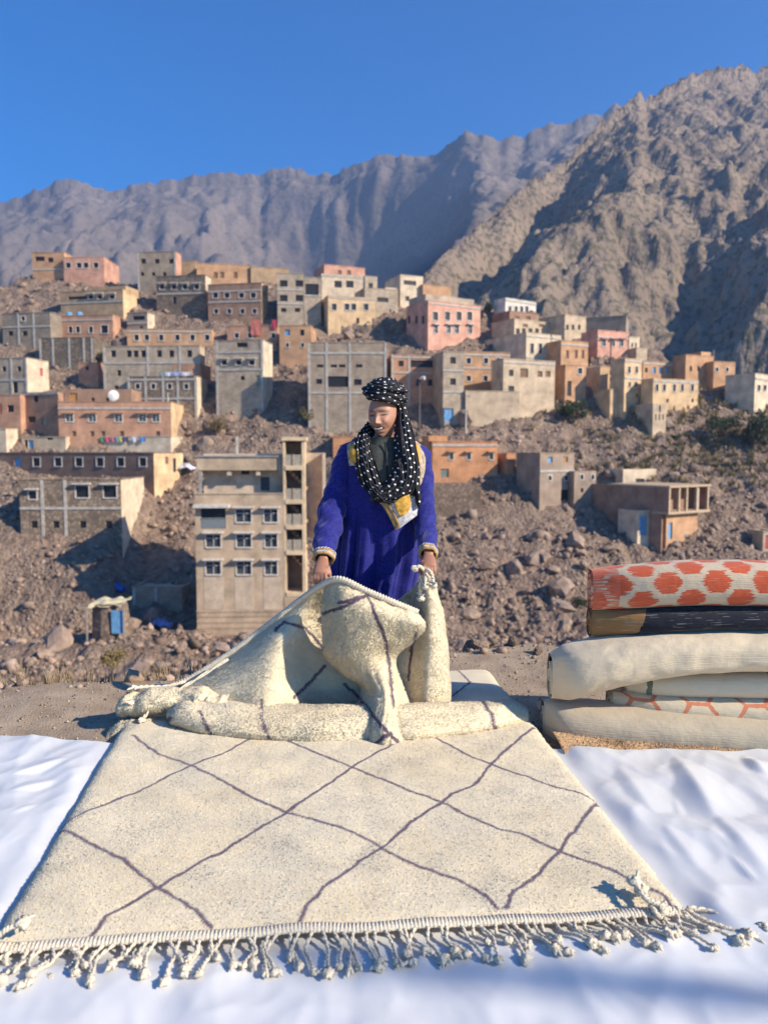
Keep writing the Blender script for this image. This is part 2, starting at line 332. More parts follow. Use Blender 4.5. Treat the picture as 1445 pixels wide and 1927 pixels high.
# --- mountains
def mountain(name, sil, dist, foot, zfoot, m, seed, spurs=(), cuts=(), ribamp=70, nu=520, nt_=230, p=1.3, pxr=(-700, 2200), back=.35, rs=150.):
    u = np.linspace(pxr[0], pxr[1], nu); sx, sy = np.array(sil, float).T; py = np.interp(u, sx, sy)
    D = np.interp(u, *np.array(dist, float).T); Df = np.interp(u, *np.array(foot, float).T)
    fine = 6 * fbm(u / 80, u * 0 + seed + .37, 6, seed, .55)
    zr = np.array([at(CX, a, d)[2] for a, d in zip(py, D)]); fz = -fine / FPX * D
    t = np.concatenate([np.linspace(0, 1, nt_), 1 + np.linspace(0, back, 30)[1:]])[:, None]
    Y = Df + (D - Df) * t; X = (u - CX) / FPX * Y
    tt = np.minimum(t, 1); env = np.clip(4 * tt * (1 - tt), 0, 1) ** .8
    z = zfoot + (zr - zfoot) * tt ** p
    wx = X + 60 * fbm(X / 300, Y / 300, 2, seed + 3); 
    wy = Y + 60 * fbm(X / 260, Y / 260, 2, seed + 4)
    z = z + env * ribamp * (ridged(wx / rs, wy / (rs * 1.5), 4, seed + 5, .48) - .75)
    z = z + env * ribamp * .16 * fbm(X / (rs * .25), Y / (rs * .3), 4, seed + 9, .6)
    for (pa, pb, A, wl, wr, t0, t1) in spurs:
        xc = ((pa + (pb - pa) * (1 - tt)) - CX) / FPX * Y + 25 * fbm(Y / 120, X * 0 + 3, 3, seed + 1); dx = X - xc
        k = np.where(dx < 0, np.clip(1 + dx / wl, 0, 1), np.clip(1 - dx / wr, 0, 1))
        z = z + A * k * ss(t0, t0 + .18, tt) * (1 - ss(t1 - .22, t1, tt))
    for (pa, pb, A, wall, wl, t0, t1) in cuts:          # ravines: steep left-facing wall below a spur crest
        xc = ((pa + (pb - pa) * (1 - tt)) - CX) / FPX * Y + 35 * fbm(Y / 130, X * 0 + 7, 3, seed + 2) + 14 * fbm(X / 60, Y / 60, 3, seed + 6); dx = X - xc
        k = np.where(dx > 0, 0, np.where(dx > -wall, -dx / wall, np.clip(1 - (-dx - wall) / wl, 0, 1)))
        z = z - A * k * ss(t0, t0 + .15, tt) * (1 - ss(t1 - .12, t1, tt))
    lim = CAMH + (zr - CAMH) * Y / D * (.70 + .3 * tt ** 2) + .05 * zr * fbm(X / (rs * .7), Y / (rs * .5), 4, seed + 21, .55) * env; lim = np.where(t < 1, lim, 1e9); sw_ = .10 * np.abs(zr)      # spurs stay below the crest behind them
    z = np.where(z > lim - sw_, lim - sw_ * np.exp(-np.clip((z - lim + sw_) / sw_, 0, 20)), z)
    z = z + ss(0, .1, tt) * .015 * zr * fbm(X / (rs * .16), Y / (rs * .16), 5, seed + 31, .62) + fz * ss(.9, 1, tt)
    z = z - np.maximum(t - 1, 0) * (zr - zfoot) * .9 + np.where(t > 1, 0, 0)
    V = np.stack([np.broadcast_to(X, z.shape), np.broadcast_to(Y, z.shape), z], -1)
    return tag(mesh(name, V.reshape(-1, 3), grid_faces(*z.shape), m, smooth=True), kind='structure')
def mountain_mat(name, c1, c2, c3, s):
    m = mat(name, c1, rough=1, vs=s, col2=c2, bump=1.0, bs=s * 9, dist=5.0, spec=.05)
    t = m.node_tree; N = t.nodes; L = t.links; b = N['Principled BSDF']; old = b.inputs['Base Color'].links[0].from_socket
    tc = [q for q in N if q.type == 'TEX_COORD'][0]
    vo = N.new('ShaderNodeTexNoise'); vo.inputs['Scale'].default_value = s * 22; vo.inputs['Detail'].default_value = 4; L.new(tc.outputs['Object'], vo.inputs['Vector'])
    rp = N.new('ShaderNodeValToRGB'); rp.color_ramp.elements[0].position = .50; rp.color_ramp.elements[1].position = .62; L.new(vo.outputs['Fac'], rp.inputs[0])
    mx = N.new('ShaderNodeMixRGB'); L.new(rp.outputs[0], mx.inputs[0]); L.new(old, mx.inputs[1]); mx.inputs[2].default_value = (*c3, 1); L.new(mx.outputs[0], b.inputs['Base Color'])
    return m
M_FAR = mountain_mat('far_mountain_rock', (.26, .205, .17), (.15, .12, .10), (.16, .135, .095), .006)
M_NEARM = mountain_mat('near_mountain_rock', (.34, .255, .18), (.20, .15, .108), (.12, .105, .065), .012)
mountain('far_mountain', [(-700, 470), (-200, 420), (0, 385), (60, 366), (150, 333), (185, 348), (215, 360), (300, 340), (410, 328), (500, 332), (550, 318), (600, 325), (640, 322), (680, 293), (730, 286), (800, 297), (850, 264), (900, 250), (960, 266), (1000, 255), (1100, 217), (1140, 204), (1300, 190), (2200, 120)],
         [(-700, 1900), (500, 1750), (900, 1500), (1300, 1500), (2200, 1500)], [(-700, 420), (500, 520), (900, 620), (2200, 620)], -25, M_FAR, 101,
         spurs=[(905, 820, 150, 210, 330, .30, 1.02), (690, 560, 70, 150, 240, .35, .98), (1120, 940, 150, 230, 300, .2, 1.02), (240, 190, 60, 150, 170, .1, .8), (420, 420, 45, 120, 160, .2, .9)], cuts=[(905, 850, 190, 190, 420, .25, 1.0), (650, 590, 90, 100, 240, .45, .98), (1130, 960, 170, 190, 380, .2, 1.0), (235, 205, 60, 80, 220, .2, .92), (450, 470, 50, 80, 200, .3, .8)], ribamp=75, rs=210)
mountain('near_mountain', [(-700, 900), (600, 760), (720, 600), (800, 512), (870, 452), (930, 392), (1000, 338), (1050, 300), (1110, 236), (1150, 205), (1182, 172), (1200, 182), (1250, 150), (1310, 128), (1390, 126), (1445, 106), (1700, 40), (2200, -40)],
         [(-700, 420), (700, 430), (1000, 620), (1200, 800), (1445, 980), (2200, 1050)], [(-700, 240), (2200, 240)], -6, M_NEARM, 202,
         spurs=[(1180, 930, 40, 70, 260, .25, 1.0), (1330, 1180, 40, 80, 160, .15, .9), (1560, 1400, 70, 110, 160, .0, .9)], cuts=[(1150, 945, 45, 60, 400, .25, 1.0), (1640, 1500, 50, 60, 140, .0, .7)], ribamp=34, rs=110, p=1.25)
# ================================================================== THE VILLAGE
REG = {1: (0, 450, 3.6125), 2: (350, 450, 3.6125), 3: (700, 480, 3.6125), 4: (1045, 540, 3.6125), 5: (0, 800, 3.6125), 6: (340, 800, 4.5867), 7: (800, 780, 4.5156), 8: (1100, 780, 4.1884)}
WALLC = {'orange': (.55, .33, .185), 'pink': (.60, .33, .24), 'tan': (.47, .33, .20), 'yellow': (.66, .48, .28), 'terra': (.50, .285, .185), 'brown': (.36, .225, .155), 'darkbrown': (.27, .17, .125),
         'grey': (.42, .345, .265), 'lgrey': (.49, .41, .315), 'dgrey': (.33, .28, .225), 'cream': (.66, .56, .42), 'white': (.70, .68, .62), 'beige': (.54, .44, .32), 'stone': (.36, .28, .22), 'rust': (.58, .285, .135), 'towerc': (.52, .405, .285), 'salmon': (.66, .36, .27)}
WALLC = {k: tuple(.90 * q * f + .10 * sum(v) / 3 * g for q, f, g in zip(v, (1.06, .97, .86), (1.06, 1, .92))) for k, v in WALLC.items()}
def wmat(c):
    kind = 'noise'
    if c[-2:] == '#b': kind = 'block'
    if c[-2:] == '#s': kind = 'stone'
    b = c.split('#')[0]
    return mat('wall_' + c.replace('#', '_'), WALLC[b], rough=.92, var=.22, vs=.55, bump=.6, bs=6, dist=.03, kind=kind)
M_DARK = glass('painted_room_dark', (.012, .012, .014), .6); M_GLASS = glass('window_glass', (.06, .075, .09), .12); M_BLUE = mat('blue_paint', (.16, .36, .58), vs=3, bump=0); M_SHUT = mat('wood_shutter', (.22, .13, .08), vs=6, bump=.2)  # M_DARK: near-black fill imitating the darkness of unbuilt rooms behind openings
M_FRAME = mat('window_frame', (.66, .60, .52), vs=4, bump=0); M_CONC = mat('bare_concrete', (.50, .45, .38), vs=1.5, bump=.4, bs=10); M_SLAB = mat('roof_slab', (.40, .34, .27), vs=.8, bump=.4, bs=5); M_GREY_TRIM = mat('grey_trim', (.33, .30, .27), vs=2, bump=.2)
M_ORANGE_P = mat('orange_shutter', (.50, .24, .07), vs=4, bump=0); M_GREENGLASS = glass('greenish_glass', (.22, .25, .20), .2); M_RED = mat('red_door_paint', (.50, .11, .10), vs=3, bump=0)
PANE = {'d': M_DARK, 'f': M_DARK, 'h': M_GLASS, 'b': M_BLUE, 'g': M_GREENGLASS, 's': M_SHUT, 'o': M_ORANGE_P, 'r': M_RED, 'H': M_DARK}
def pbox(fr, u, v, d):
    o, ud, vd, inn = fr; V, F = box(u[0], u[1], v[0], v[1], d[0], d[1]); return (o + V[:, :1] * ud + V[:, 1:2] * vd + V[:, 2:3] * inn), F
def panel(fr, u0, u1, v0, v1, holes, dep):
    o, ud, vd, inn = fr; V = []; F = []
    us = sorted({u0, u1} | {min(max(h[k], u0), u1) for h in holes for k in (0, 2)}); vs = sorted({v0, v1} | {min(max(h[k], v0), v1) for h in holes for k in (1, 3)})
    def q(pts):
        k = len(V); V.extend([o + a * ud + b * vd + c * inn for a, b, c in pts]); F.append((k, k + 1, k + 2, k + 3))
    for i in range(len(us) - 1):
        for j in range(len(vs) - 1):
            a, b, c, d = us[i], us[i + 1], vs[j], vs[j + 1]
            if any(h[0] < (a + b) / 2 < h[2] and h[1] < (c + d) / 2 < h[3] for h in holes): continue
            q([(a, c, 0), (b, c, 0), (b, d, 0), (a, d, 0)])
    for a, c, b, d in holes:
        q([(a, c, 0), (a, d, 0), (a, d, dep), (a, c, dep)]); q([(b, c, 0), (b, d, 0), (b, d, dep), (b, c, dep)]); q([(a, c, 0), (b, c, 0), (b, c, dep), (a, c, dep)]); q([(a, d, 0), (b, d, 0), (b, d, dep), (a, d, dep)])
    return np.array(V), F
HOUSES = []
def house(reg, name, label, x0, yt, x1, yb, yaw, side, col, wins=(), sw=(), cols=(), beams=(), blocks=(), doors=(), below=3.5, par=.5, Yoff=0., cat='house', rim=True, opens=(), hoodm=None, swside='R', Y=None, dep=.22, sidec=None):
    ox, oy, s = REG[reg]; X = lambda v: ox + v / s; Yp = lambda v: oy + v / s
    x0, x1, yt, yb = X(x0), X(x1), Yp(yt), Yp(yb); a = math.radians(yaw)
    Yd = (Y or depth_of(yb)) + Yoff
    if yb < 845: Yd -= 2.2; below += 2.0
    B = at((x0 + x1) / 2, yb, Yd); d = np.array((math.cos(a), math.sin(a), 0)); bk = np.array((-math.sin(a), math.cos(a), 0)); n = -bk
    def pix(px, py, P=B, nn=n, dd=d):
        r = ray(px, py); t = ((P - CAM) @ nn) / (r @ nn); Q = CAM + r * t; return float((Q - P) @ dd), float(Q[2] - B[2])
    xc = (x0 + x1) / 2; u0 = pix(x0, (yt + yb) / 2)[0]; u1 = pix(x1, (yt + yb) / 2)[0]; Hh = pix(xc, yt)[1]
    if isinstance(side, tuple): dp = side[0]
    else:
        xsid = X(side); P1 = B + d * (u1 if xsid > x1 else u0); k = (xsid - CX) / FPX; q = P1 - CAM
        dp = (k * (q @ FW) - q[0]) / (bk[0] - k * (bk @ FW)); dp = float(np.clip(dp if dp > 0 else 8, 2.5, 15))
    e = empty(name, B, a); tag(e, label, cat)
    I = np.eye(3); fr = (np.zeros(3), I[0], I[2], I[1])
    frR = (np.array((u1, 0, 0.)), I[1], I[2], -I[0]); frL = (np.array((u0, 0, 0.)), I[1], I[2], I[0])
    H1 = []; todo = []
    for xl, ya, yb2, st in wins:
        for xa, xb in xl:
            ua, va = pix(X(xa), Yp(yb2)); ub, vb = pix(X(xb), Yp(ya))
            ua, ub = max(ua, u0 + .08), min(ub, u1 - .08); vb = min(vb, Hh - .08)
            if ub - ua < .1: continue
            H1.append((ua, va, ub, vb)); todo.append((fr, ua, va, ub, vb, st, 'window'))
    for xa, ya, xb, yb2, st in doors:
        ua, va = pix(X(xa), Yp(yb2)); ub, vb = pix(X(xb), Yp(ya)); H1.append((ua, va, ub, vb)); todo.append((fr, ua, va, ub, vb, st, 'door'))
    H2 = []; frS = frR if swside == 'R' else frL
    if sw:
        us = u1 if swside == 'R' else u0; Ps = B + d * us; nn = d if swside == 'R' else -d
        for xl, ya, yb2, st in sw:
            for xa, xb in xl:
                A = [pix(X(xq), Yp(yq), Ps, nn, bk) for xq, yq in ((xa, yb2), (xb, ya))]; ua, ub = sorted((A[0][0], A[1][0])); va, vb = A[0][1], A[1][1]
                ua = max(ua, .15); ub = min(ub, dp - .15); vb = min(vb, Hh - .1)
                if ub - ua > .15: H2.append((ua, va, ub, vb)); todo.append((frS, ua, va, ub, vb, st, 'window'))
    pr = [panel(fr, u0, u1, -below, Hh, H1, dep), panel(frL, 0, dp, -below, Hh, H2 if swside == 'L' else [], dep)]
    rp_ = panel(frR, 0, dp, -below, Hh, H2 if swside == 'R' else [], dep)
    if sidec: mesh('end_wall', *rp_, wmat(sidec), e)  # end wall in its own paint; the pale ones partly imitate sunlight
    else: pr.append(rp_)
    th = .22; rz = Hh - par
    V = [(u0, dp, -below), (u1, dp, -below), (u1, dp, Hh), (u0, dp, Hh)]; pr.append((np.array(V, float), [(0, 1, 2, 3)]))
    ring = [(u0, 0), (u1, 0), (u1, dp), (u0, dp)]; inn = [(u0 + th, th), (u1 - th, th), (u1 - th, dp - th), (u0 + th, dp - th)]
    V = [(p[0], p[1], Hh) for p in ring] + [(p[0], p[1], Hh) for p in inn] + [(p[0], p[1], rz) for p in inn]
    pr.append((np.array(V, float), [(k, (k + 1) % 4, 4 + (k + 1) % 4, 4 + k) for k in range(4)] + [(4 + k, 4 + (k + 1) % 4, 8 + (k + 1) % 4, 8 + k) for k in range(4)]))
    mesh('wall', *merge(pr), wmat(col), e)
    v, f = box(u0 + th, u1 - th, th, dp - th, rz - .2, rz + .004); mesh('roof', v, f, M_SLAB, e)
    if rim:
        oh = .07; v, f = merge([box(u0 - oh, u1 + oh, -oh, .2, Hh + .002, Hh + .1), box(u1 - .2, u1 + oh, .2, dp, Hh + .002, Hh + .1), box(u0 - oh, u0 + .2, .2, dp, Hh + .002, Hh + .1)]); mesh('parapet_coping', v, f, wmat(col), e)
    for f_, ua, va, ub, vb, st, nm in todo:
        if st in 'dbgsor' and st != 'f':
            w_ = mesh(nm, *pbox(f_, (ua + .004, ub - .004), (va + .004, vb - .004), (dep - .06, dep + .04)), PANE[st], e)
        else:
            fw = min(.12, (ub - ua) * .2); parts = [pbox(f_, (ua - fw, ua), (va - fw, vb + fw), (-.05, .02)), pbox(f_, (ub, ub + fw), (va - fw, vb + fw), (-.05, .02)), pbox(f_, (ua, ub), (vb, vb + fw), (-.05, .02)), pbox(f_, (ua - fw * .3, ub + fw * .3), (va - fw, va), (-.11, .02))]
            w_ = mesh('window', *merge(parts), M_FRAME, e)
            mesh('pane', *pbox(f_, (ua + .004, ub - .004), (va + .004, vb - .004), (dep - .06, dep + .04)), PANE[st], w_)
            if (ub - ua) > .75 and st in 'h':
                uc = (ua + ub) / 2; mesh('mullion', *merge([pbox(f_, (uc - .03, uc + .03), (va, vb), (dep - .12, dep - .065)), pbox(f_, (ua, ub), (va + (vb - va) * .68 - .025, va + (vb - va) * .68 + .025), (dep - .115, dep - .065))]), M_FRAME, w_)
        if st in 'hH':
            mesh('hood', *pbox(f_, (ua - .3, ub + .3), (vb + .16, vb + .30), (-.55, -.003)), hoodm or M_FRAME, w_)
    for c in cols:
        uc = pix(X(c), yb)[0]; uc = min(max(uc, u0 + .14), u1 - .14); mesh('column', *pbox(fr, (uc - .16, uc + .16), (-below, Hh - .01), (-.07, .1)), M_CONC, e)
    for c in beams:
        vc = pix(xc, Yp(c))[1]; mesh('beam', *pbox(fr, (u0 - .01, u1 + .01), (vc - .14, vc + .14), (-.09, .08)), M_CONC, e)
    for (xa, ya, xb, dy0, dy1, c2, bw) in blocks:      # rooftop rooms
        ua = pix(X(xa), yt)[0]; ub = pix(X(xb), yt)[0]; vt = pix(xc, Yp(ya))[1]
        holes = []; tt = []
        for (ba, bya, bb, byb, st) in bw:
            A = pix(X(ba), Yp(byb)); C = pix(X(bb), Yp(bya)); holes.append((A[0], max(A[1], rz + .1), C[0], min(C[1], vt - .08))); tt.append(st)
        fb = (np.array((0, dy0, 0.)), I[0], I[2], I[1]); v, f = box(ua, ub, dy0, dy1, rz - .1, vt); f = [q for k, q in enumerate(f) if k != 2]
        r_ = mesh('rooftop_room', *merge([(v, f), panel(fb, ua, ub, rz - .1, vt, holes, .2)]), wmat(c2), e)
        for h, st in zip(holes, tt): mesh('window', *pbox(fb, (h[0] + .004, h[2] - .004), (h[1] + .004, h[3] - .004), (.14, .24)), PANE[st], r_)
    HOUSES.append((e, B, d, bk, u0, u1, Hh, dp, fr, pix))
    return e
def rng(*c, w=30): return [(x - w / 2, x + w / 2) for x in c]
# ---- skyline, left to right
house(1, 'mud_house', 'orange mud house with dark red base on the far left skyline', 222, 92, 440, 262, -4, (8,), 'orange', [([(328, 365)], 125, 158, 'd'), ([(242, 305)], 118, 150, 'd')], beams=(206,))
house(1, 'mud_house', 'pink house joined to the orange one on the far left skyline', 436, 125, 710, 285, -2, (8,), 'pink', [(rng(467, 540, 587, 655, w=32), 160, 196, 'f')])
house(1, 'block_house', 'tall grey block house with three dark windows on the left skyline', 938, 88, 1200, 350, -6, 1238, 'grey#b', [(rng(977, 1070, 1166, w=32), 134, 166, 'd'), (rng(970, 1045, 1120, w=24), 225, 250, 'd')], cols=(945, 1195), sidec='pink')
house(1, 'mud_house', 'plain brown wall house behind the tall grey skyline house', 1236, 148, 1332, 260, 0, (6,), 'tan', [])
house(2, 'mud_house', 'pale orange house with small red windows on the skyline above the brown house', 75, 172, 440, 310, 12, (7,), 'orange', [(rng(203, 247, 338, w=26), 224, 264, 's')])
house(2, 'mud_house', 'low yellow wall house on the skyline left of the grey apartment house', 442, 196, 700, 285, 14, (6,), 'tan', [])
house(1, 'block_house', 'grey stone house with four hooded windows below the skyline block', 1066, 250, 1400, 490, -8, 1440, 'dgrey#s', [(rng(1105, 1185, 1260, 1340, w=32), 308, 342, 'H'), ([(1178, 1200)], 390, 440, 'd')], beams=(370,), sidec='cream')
house(2, 'mud_house', 'dark brown two storey house with eight small windows and yellow side wall', 152, 305, 515, 552, -10, 560, 'brown', [(rng(202, 280, 378, 458, w=34), 364, 400, 'f'), (rng(207, 296, 385, 467, w=28), 474, 506, 'f')], beams=(352, 425), sw=[([(528, 540)], 360, 390, 'd')], sidec='yellow')
house(2, 'apartment_house', 'unfinished grey three storey apartment house with six dark windows', 622, 236, 800, 585, 6, (9,), 'lgrey#b', [(rng(665, 772, w=52), 280, 322, 'd'), (rng(665, 772, w=52), 380, 422, 'd'), (rng(665, 758, w=36), 468, 496, 'd')], beams=(345, 440))
house(2, 'apartment_house', 'grey annex with open balcony right of the three storey apartment house', 803, 262, 918, 575, 8, (8,), 'lgrey#b', [([(812, 902)], 305, 378, 'd')], beams=(385,))
house(2, 'mud_house', 'small pink house on the skyline above the white fronted house', 940, 186, 1216, 275, 22, (7,), 'pink', [(rng(1045, 1107, w=26), 212, 248, 's')])
house(2, 'plaster_house', 'white fronted house with two wide dark windows above the yellow house', 922, 246, 1214, 400, 14, (7,), 'cream', [(rng(1034, 1114, w=50), 284, 328, 'd')], beams=(256,))
house(2, 'mud_house', 'yellow house with four white framed windows on the bare bank', 966, 396, 1288, 585, 18, (8,), 'yellow', [(rng(1008, 1094, 1140, 1224, w=32), 440, 482, 'f'), ([(1158, 1178)], 536, 575, 'd')], beams=(404,), par=.4)
house(2, 'block_house', 'small stepped grey house right of the white fronted house', 1217, 255, 1300, 380, 20, (6,), 'lgrey', [(rng(1255, w=30), 300, 330, 'd')])
house(2, 'block_house', 'grey concrete house with open terrace left of the pink orange house', 1215, 340, 1440, 505, 20, (6,), 'lgrey#b', [([(1300, 1375)], 400, 425, 'd')], blocks=[(1360, 320, 1440, .5, 4, 'lgrey', ())])
house(3, 'plaster_house', 'cream stepped house on the skyline left of the pink orange house', 192, 142, 345, 320, 24, (7,), 'cream', [(rng(240, w=26), 280, 310, 'd'), ([(215, 300)], 178, 200, 'd')])
house(3, 'mud_house', 'low orange wall house on the skyline behind the pink orange house', 346, 210, 535, 300, 24, (6,), 'orange', [])
house(3, 'plaster_house', 'pink and orange two storey house with eight windows in two rows', 380, 330, 735, 588, 30, 235, 'salmon', [(rng(430, 512, 590, 662, w=34), 388, 442, 'f'), (rng(432, 520, 575, 665, w=28), 482, 530, 'h')], beams=(345,), sw=[(rng(250, 300, 345, w=18), 410, 470, 'd')], swside='L', blocks=[(400, 272, 730, 1.6, 7, 'lgrey', ((500, 310, 560, 330, 'd'),))], hoodm=M_FRAME, par=.8)
house(3, 'plaster_house', 'white house with four small windows high on the right skyline', 905, 308, 1112, 405, 34, 828, 'white', [(rng(935, 978, 1015, 1050, w=20), 350, 388, 'f')], beams=(322,))
house(3, 'mud_house', 'brown low house below the white skyline house', 935, 392, 1130, 470, 30, (5,), 'brown', [(rng(985, 1060, w=30), 418, 450, 's')])
house(4, 'plaster_house', 'beige flat roofed house left of the pink house on the right skyline', 62, 202, 262, 325, 34, (6,), 'beige', [(rng(80, 118, 160, w=18), 258, 290, 'd')])
house(4, 'block_house', 'long dark grey house behind the salmon pink house', 175, 205, 478, 330, -22, (6,), 'dgrey', [([(405, 428)], 290, 312, 'd')])
house(4, 'plaster_house', 'salmon pink house with three windows and deep parapet at right', 285, 303, 495, 475, 24, 170, 'salmon', [(rng(327, 388, 447, w=28), 362, 402, 'h')], beams=(345,), hoodm=mat('pink_plaster', (.60, .30, .24)))
house(4, 'plaster_house', 'small cream house just right of the salmon pink house', 498, 342, 570, 440, 24, (5,), 'cream', [(rng(520, 545, w=12), 380, 412, 'd')])
house(4, 'plaster_house', 'tiny beige hut below the small cream house', 548, 418, 622, 486, 20, (4,), 'beige', [])
# ---- second terrace
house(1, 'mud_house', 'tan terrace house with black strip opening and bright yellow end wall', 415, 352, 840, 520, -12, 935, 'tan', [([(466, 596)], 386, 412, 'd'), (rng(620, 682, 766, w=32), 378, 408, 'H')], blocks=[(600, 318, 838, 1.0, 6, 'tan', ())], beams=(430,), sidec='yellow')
house(1, 'block_house', 'blue grey block house with two dark windows at the left edge', 20, 505, 345, 705, -9, (8,), 'dgrey#b', [(rng(75, 172, w=32), 624, 658, 'd'), ([(148, 172)], 525, 555, 'f')], beams=(595,), cols=(132, 235))
house(1, 'mud_house', 'brown house with five white framed windows and blue tanks on its roof', 346, 520, 770, 655, -7, 836, 'terra', [(rng(392, 482, 532, 620, w=26), 594, 636, 'f'), ([(690, 735)], 585, 640, 'f')], beams=(550,))
house(1, 'block_house', 'small two level grey hut with pale roof edge right of the brown house', 866, 502, 1005, 630, -12, 1042, 'dgrey', [([(905, 985)], 520, 552, 'd'), ([(950, 975)], 590, 622, 'd')], beams=(572,), sidec='cream')
house(1, 'stone_wall_house', 'grey stone walled enclosure with concrete posts below the brown house', 272, 672, 640, 832, -6, (5,), 'dgrey#s', [], cols=(275, 365, 475, 575, 630), par=1.0)
house(1, 'mud_house', 'long orange row house with six white framed windows in the middle left', 866, 612, 1440, 728, 2, (7,), 'orange', [(rng(930, 1000, 1098, 1208, 1310, 1410, w=30), 650, 688, 'f')], beams=(628,))
house(2, 'mud_house', 'terracotta house with white framed windows and red laundry on its roof', 282, 592, 622, 712, -3, (6,), 'terra', [(rng(346, 436, 594, w=28), 638, 672, 'f')])
house(2, 'mud_house', 'narrow orange house with two round windows standing on the bank', 636, 588, 852, 815, -2, (7,), 'orange', [([(672, 708)], 615, 655, 'b'), ([(776, 804)], 615, 656, 'd'), (rng(690, 793, w=20), 706, 736, 'f')])
house(1, 'block_house', 'long grey block house with seven black windows', 706, 728, 1362, 1040, -4, 1385, 'lgrey#b', [(rng(773, 880, 926, 977, 1085, 1168, 1290, w=32), 756, 802, 'd'), (rng(812, w=26), 890, 930, 'd'), ([(780, 806)], 995, 1020, 'd')], beams=(842,), cols=(710, 1010, 1228), sidec='beige')
house(2, 'block_house', 'grey block house with side lit bright wall and pale door in mid village', 206, 690, 526, 1115, -8, 592, 'lgrey#b', [([(346, 420)], 702, 736, 'd'), (rng(262, 360, 450, w=36), 822, 856, 'H'), ([(372, 400)], 930, 958, 'd')], doors=((478, 514, 925, 1000, 'b') and (478, 925, 514, 1000, 'g'),), beams=(768, 888), cols=(210, 520), sidec='cream')
house(2, 'apartment_house', 'wide grey unfinished house with open balcony behind the black turban', 832, 705, 1362, 1255, 0, (9,), 'grey#b', [(rng(912, 1005, 1062, 1178, w=44), 852, 872, 'd'), ([(965, 1108)], 932, 1005, 'd'), (rng(905, w=40), 950, 985, 'd'), (rng(1168, 1295, w=52), 952, 992, 'd')], beams=(775, 1045), cols=(836, 958, 1115, 1355))
house(3, 'mud_house', 'brown lower house with grey upper floor just right of the turban', 132, 682, 480, 1005, 6, (8,), 'terra', [([(180, 215)], 718, 756, 'd'), ([(262, 436)], 716, 762, 'd'), (rng(315, 395, w=32), 845, 888, 'd')], beams=(800, 695), cols=(135, 250))
house(3, 'block_house', 'slim grey tower house with a blue door at its foot', 482, 660, 622, 1140, 12, (7,), 'lgrey#b', [(rng(550, w=38), 694, 738, 'd'), (rng(550, w=38), 838, 882, 'd')], doors=((490, 1042, 553, 1132, 'b'),), beams=(785, 930))
house(3, 'mud_house', 'orange house with four square windows beside the slim grey tower house', 622, 662, 935, 925, 10, (8,), 'orange', [(rng(656, 773, 860, w=30), 700, 738, 'f'), (rng(656, 770, w=30), 820, 856, 'f')], beams=(680, 770))
house(3, 'plaster_house', 'beige house with arched opening standing on the long retaining wall', 890, 716, 1240, 1060, 24, 806, 'beige', [(rng(945, w=32), 780, 822, 'd'), (rng(945, w=40), 890, 926, 'd'), ([(1005, 1060)], 772, 830, 's'), (rng(1140, 1195, w=34), 790, 828, 's')], beams=(735,), par=.5)
house(3, 'retaining_house', 'long pale retaining wall below the beige arched house', 632, 928, 1000, 1122, 10, (3,), 'beige', [], cat='wall', par=.2)
house(3, 'plaster_house', 'cream house with four windows and dark shaded side above the beige one', 1046, 540, 1282, 725, 30, 735, 'cream', [(rng(1086, 1142, 1208, 1256, w=24), 602, 668, 'f')], beams=(560, 705))
house(3, 'plaster_house', 'pale upper storey with row of posts behind the cream four window house', 966, 452, 1282, 560, 32, (6,), 'beige', [(rng(990, 1030, 1075, 1120, w=26), 500, 535, 'd'), (rng(1040, 1150, w=34), 470, 488, 's')])
house(4, 'mud_house', 'bright orange house jutting over the slope right of the cream one', 36, 372, 220, 545, 26, (7,), 'orange', [(rng(80, 140, 185, w=20), 430, 485, 's')], beams=(395,))
house(4, 'mud_house', 'orange lower house with recessed dark doorway below the jutting one', 64, 535, 205, 760, 22, -10, 'orange', [([(150, 180)], 552, 590, 'f'), ([(78, 108)], 640, 740, 'd')])
house(4, 'mud_house', 'tall yellow two storey house with brown shaded side at right', 466, 492, 582, 820, 30, 370, 'yellow', [(rng(500, 550, w=18), 542, 586, 'f'), (rng(502, 545, w=16), 646, 680, 'f'), ([(545, 560)], 725, 750, 'd')], beams=(505, 622))
house(4, 'mud_house', 'orange house with four pale blue windows behind the tall yellow house', 592, 512, 850, 640, 22, (6,), 'orange', [(rng(668, 712, 758, 808, w=24), 545, 588, 'b'), (rng(615, w=20), 550, 580, 'd')], beams=(525,))
house(4, 'mud_house', 'yellow orange house with five arched windows lowest of the right group', 660, 632, 966, 835, 24, 585, 'yellow', [(rng(688, 738, 806, 860, 928, w=20), 662, 708, 'f'), (rng(930, 760, w=16), 760, 785, 'd')], beams=(645,))
house(4, 'mud_house', 'small yellow hut at the left corner of the tall yellow house', 302, 545, 366, 705, 20, (4,), 'yellow', [])
house(4, 'mud_house', 'low yellow courtyard wall in front of the tall yellow house', 370, 700, 462, 820, 22, (4,), 'yellow', [([(445, 458)], 755, 805, 'd')])
house(4, 'mud_house', 'brown orange house with tower room standing apart at far right', 882, 470, 1072, 645, 26, 816, 'orange', [(rng(918, 970, 1035, w=18), 538, 572, 'd')], blocks=[(1005, 435, 1070, .5, 4, 'orange', ((1022, 465, 1046, 498, 'd'),))])
house(4, 'mud_house', 'low orange wing with two windows right of the tower room house', 1072, 512, 1218, 655, 18, (5,), 'orange', [(rng(1095, 1165, w=20), 548, 575, 'f')])
house(4, 'plaster_house', 'cream house with shaded side at the right picture edge', 1352, 600, 1500, 760, 40, 1148, 'cream', [(rng(1380, 1420, 1460, w=20), 668, 705, 'f')], beams=(630,))
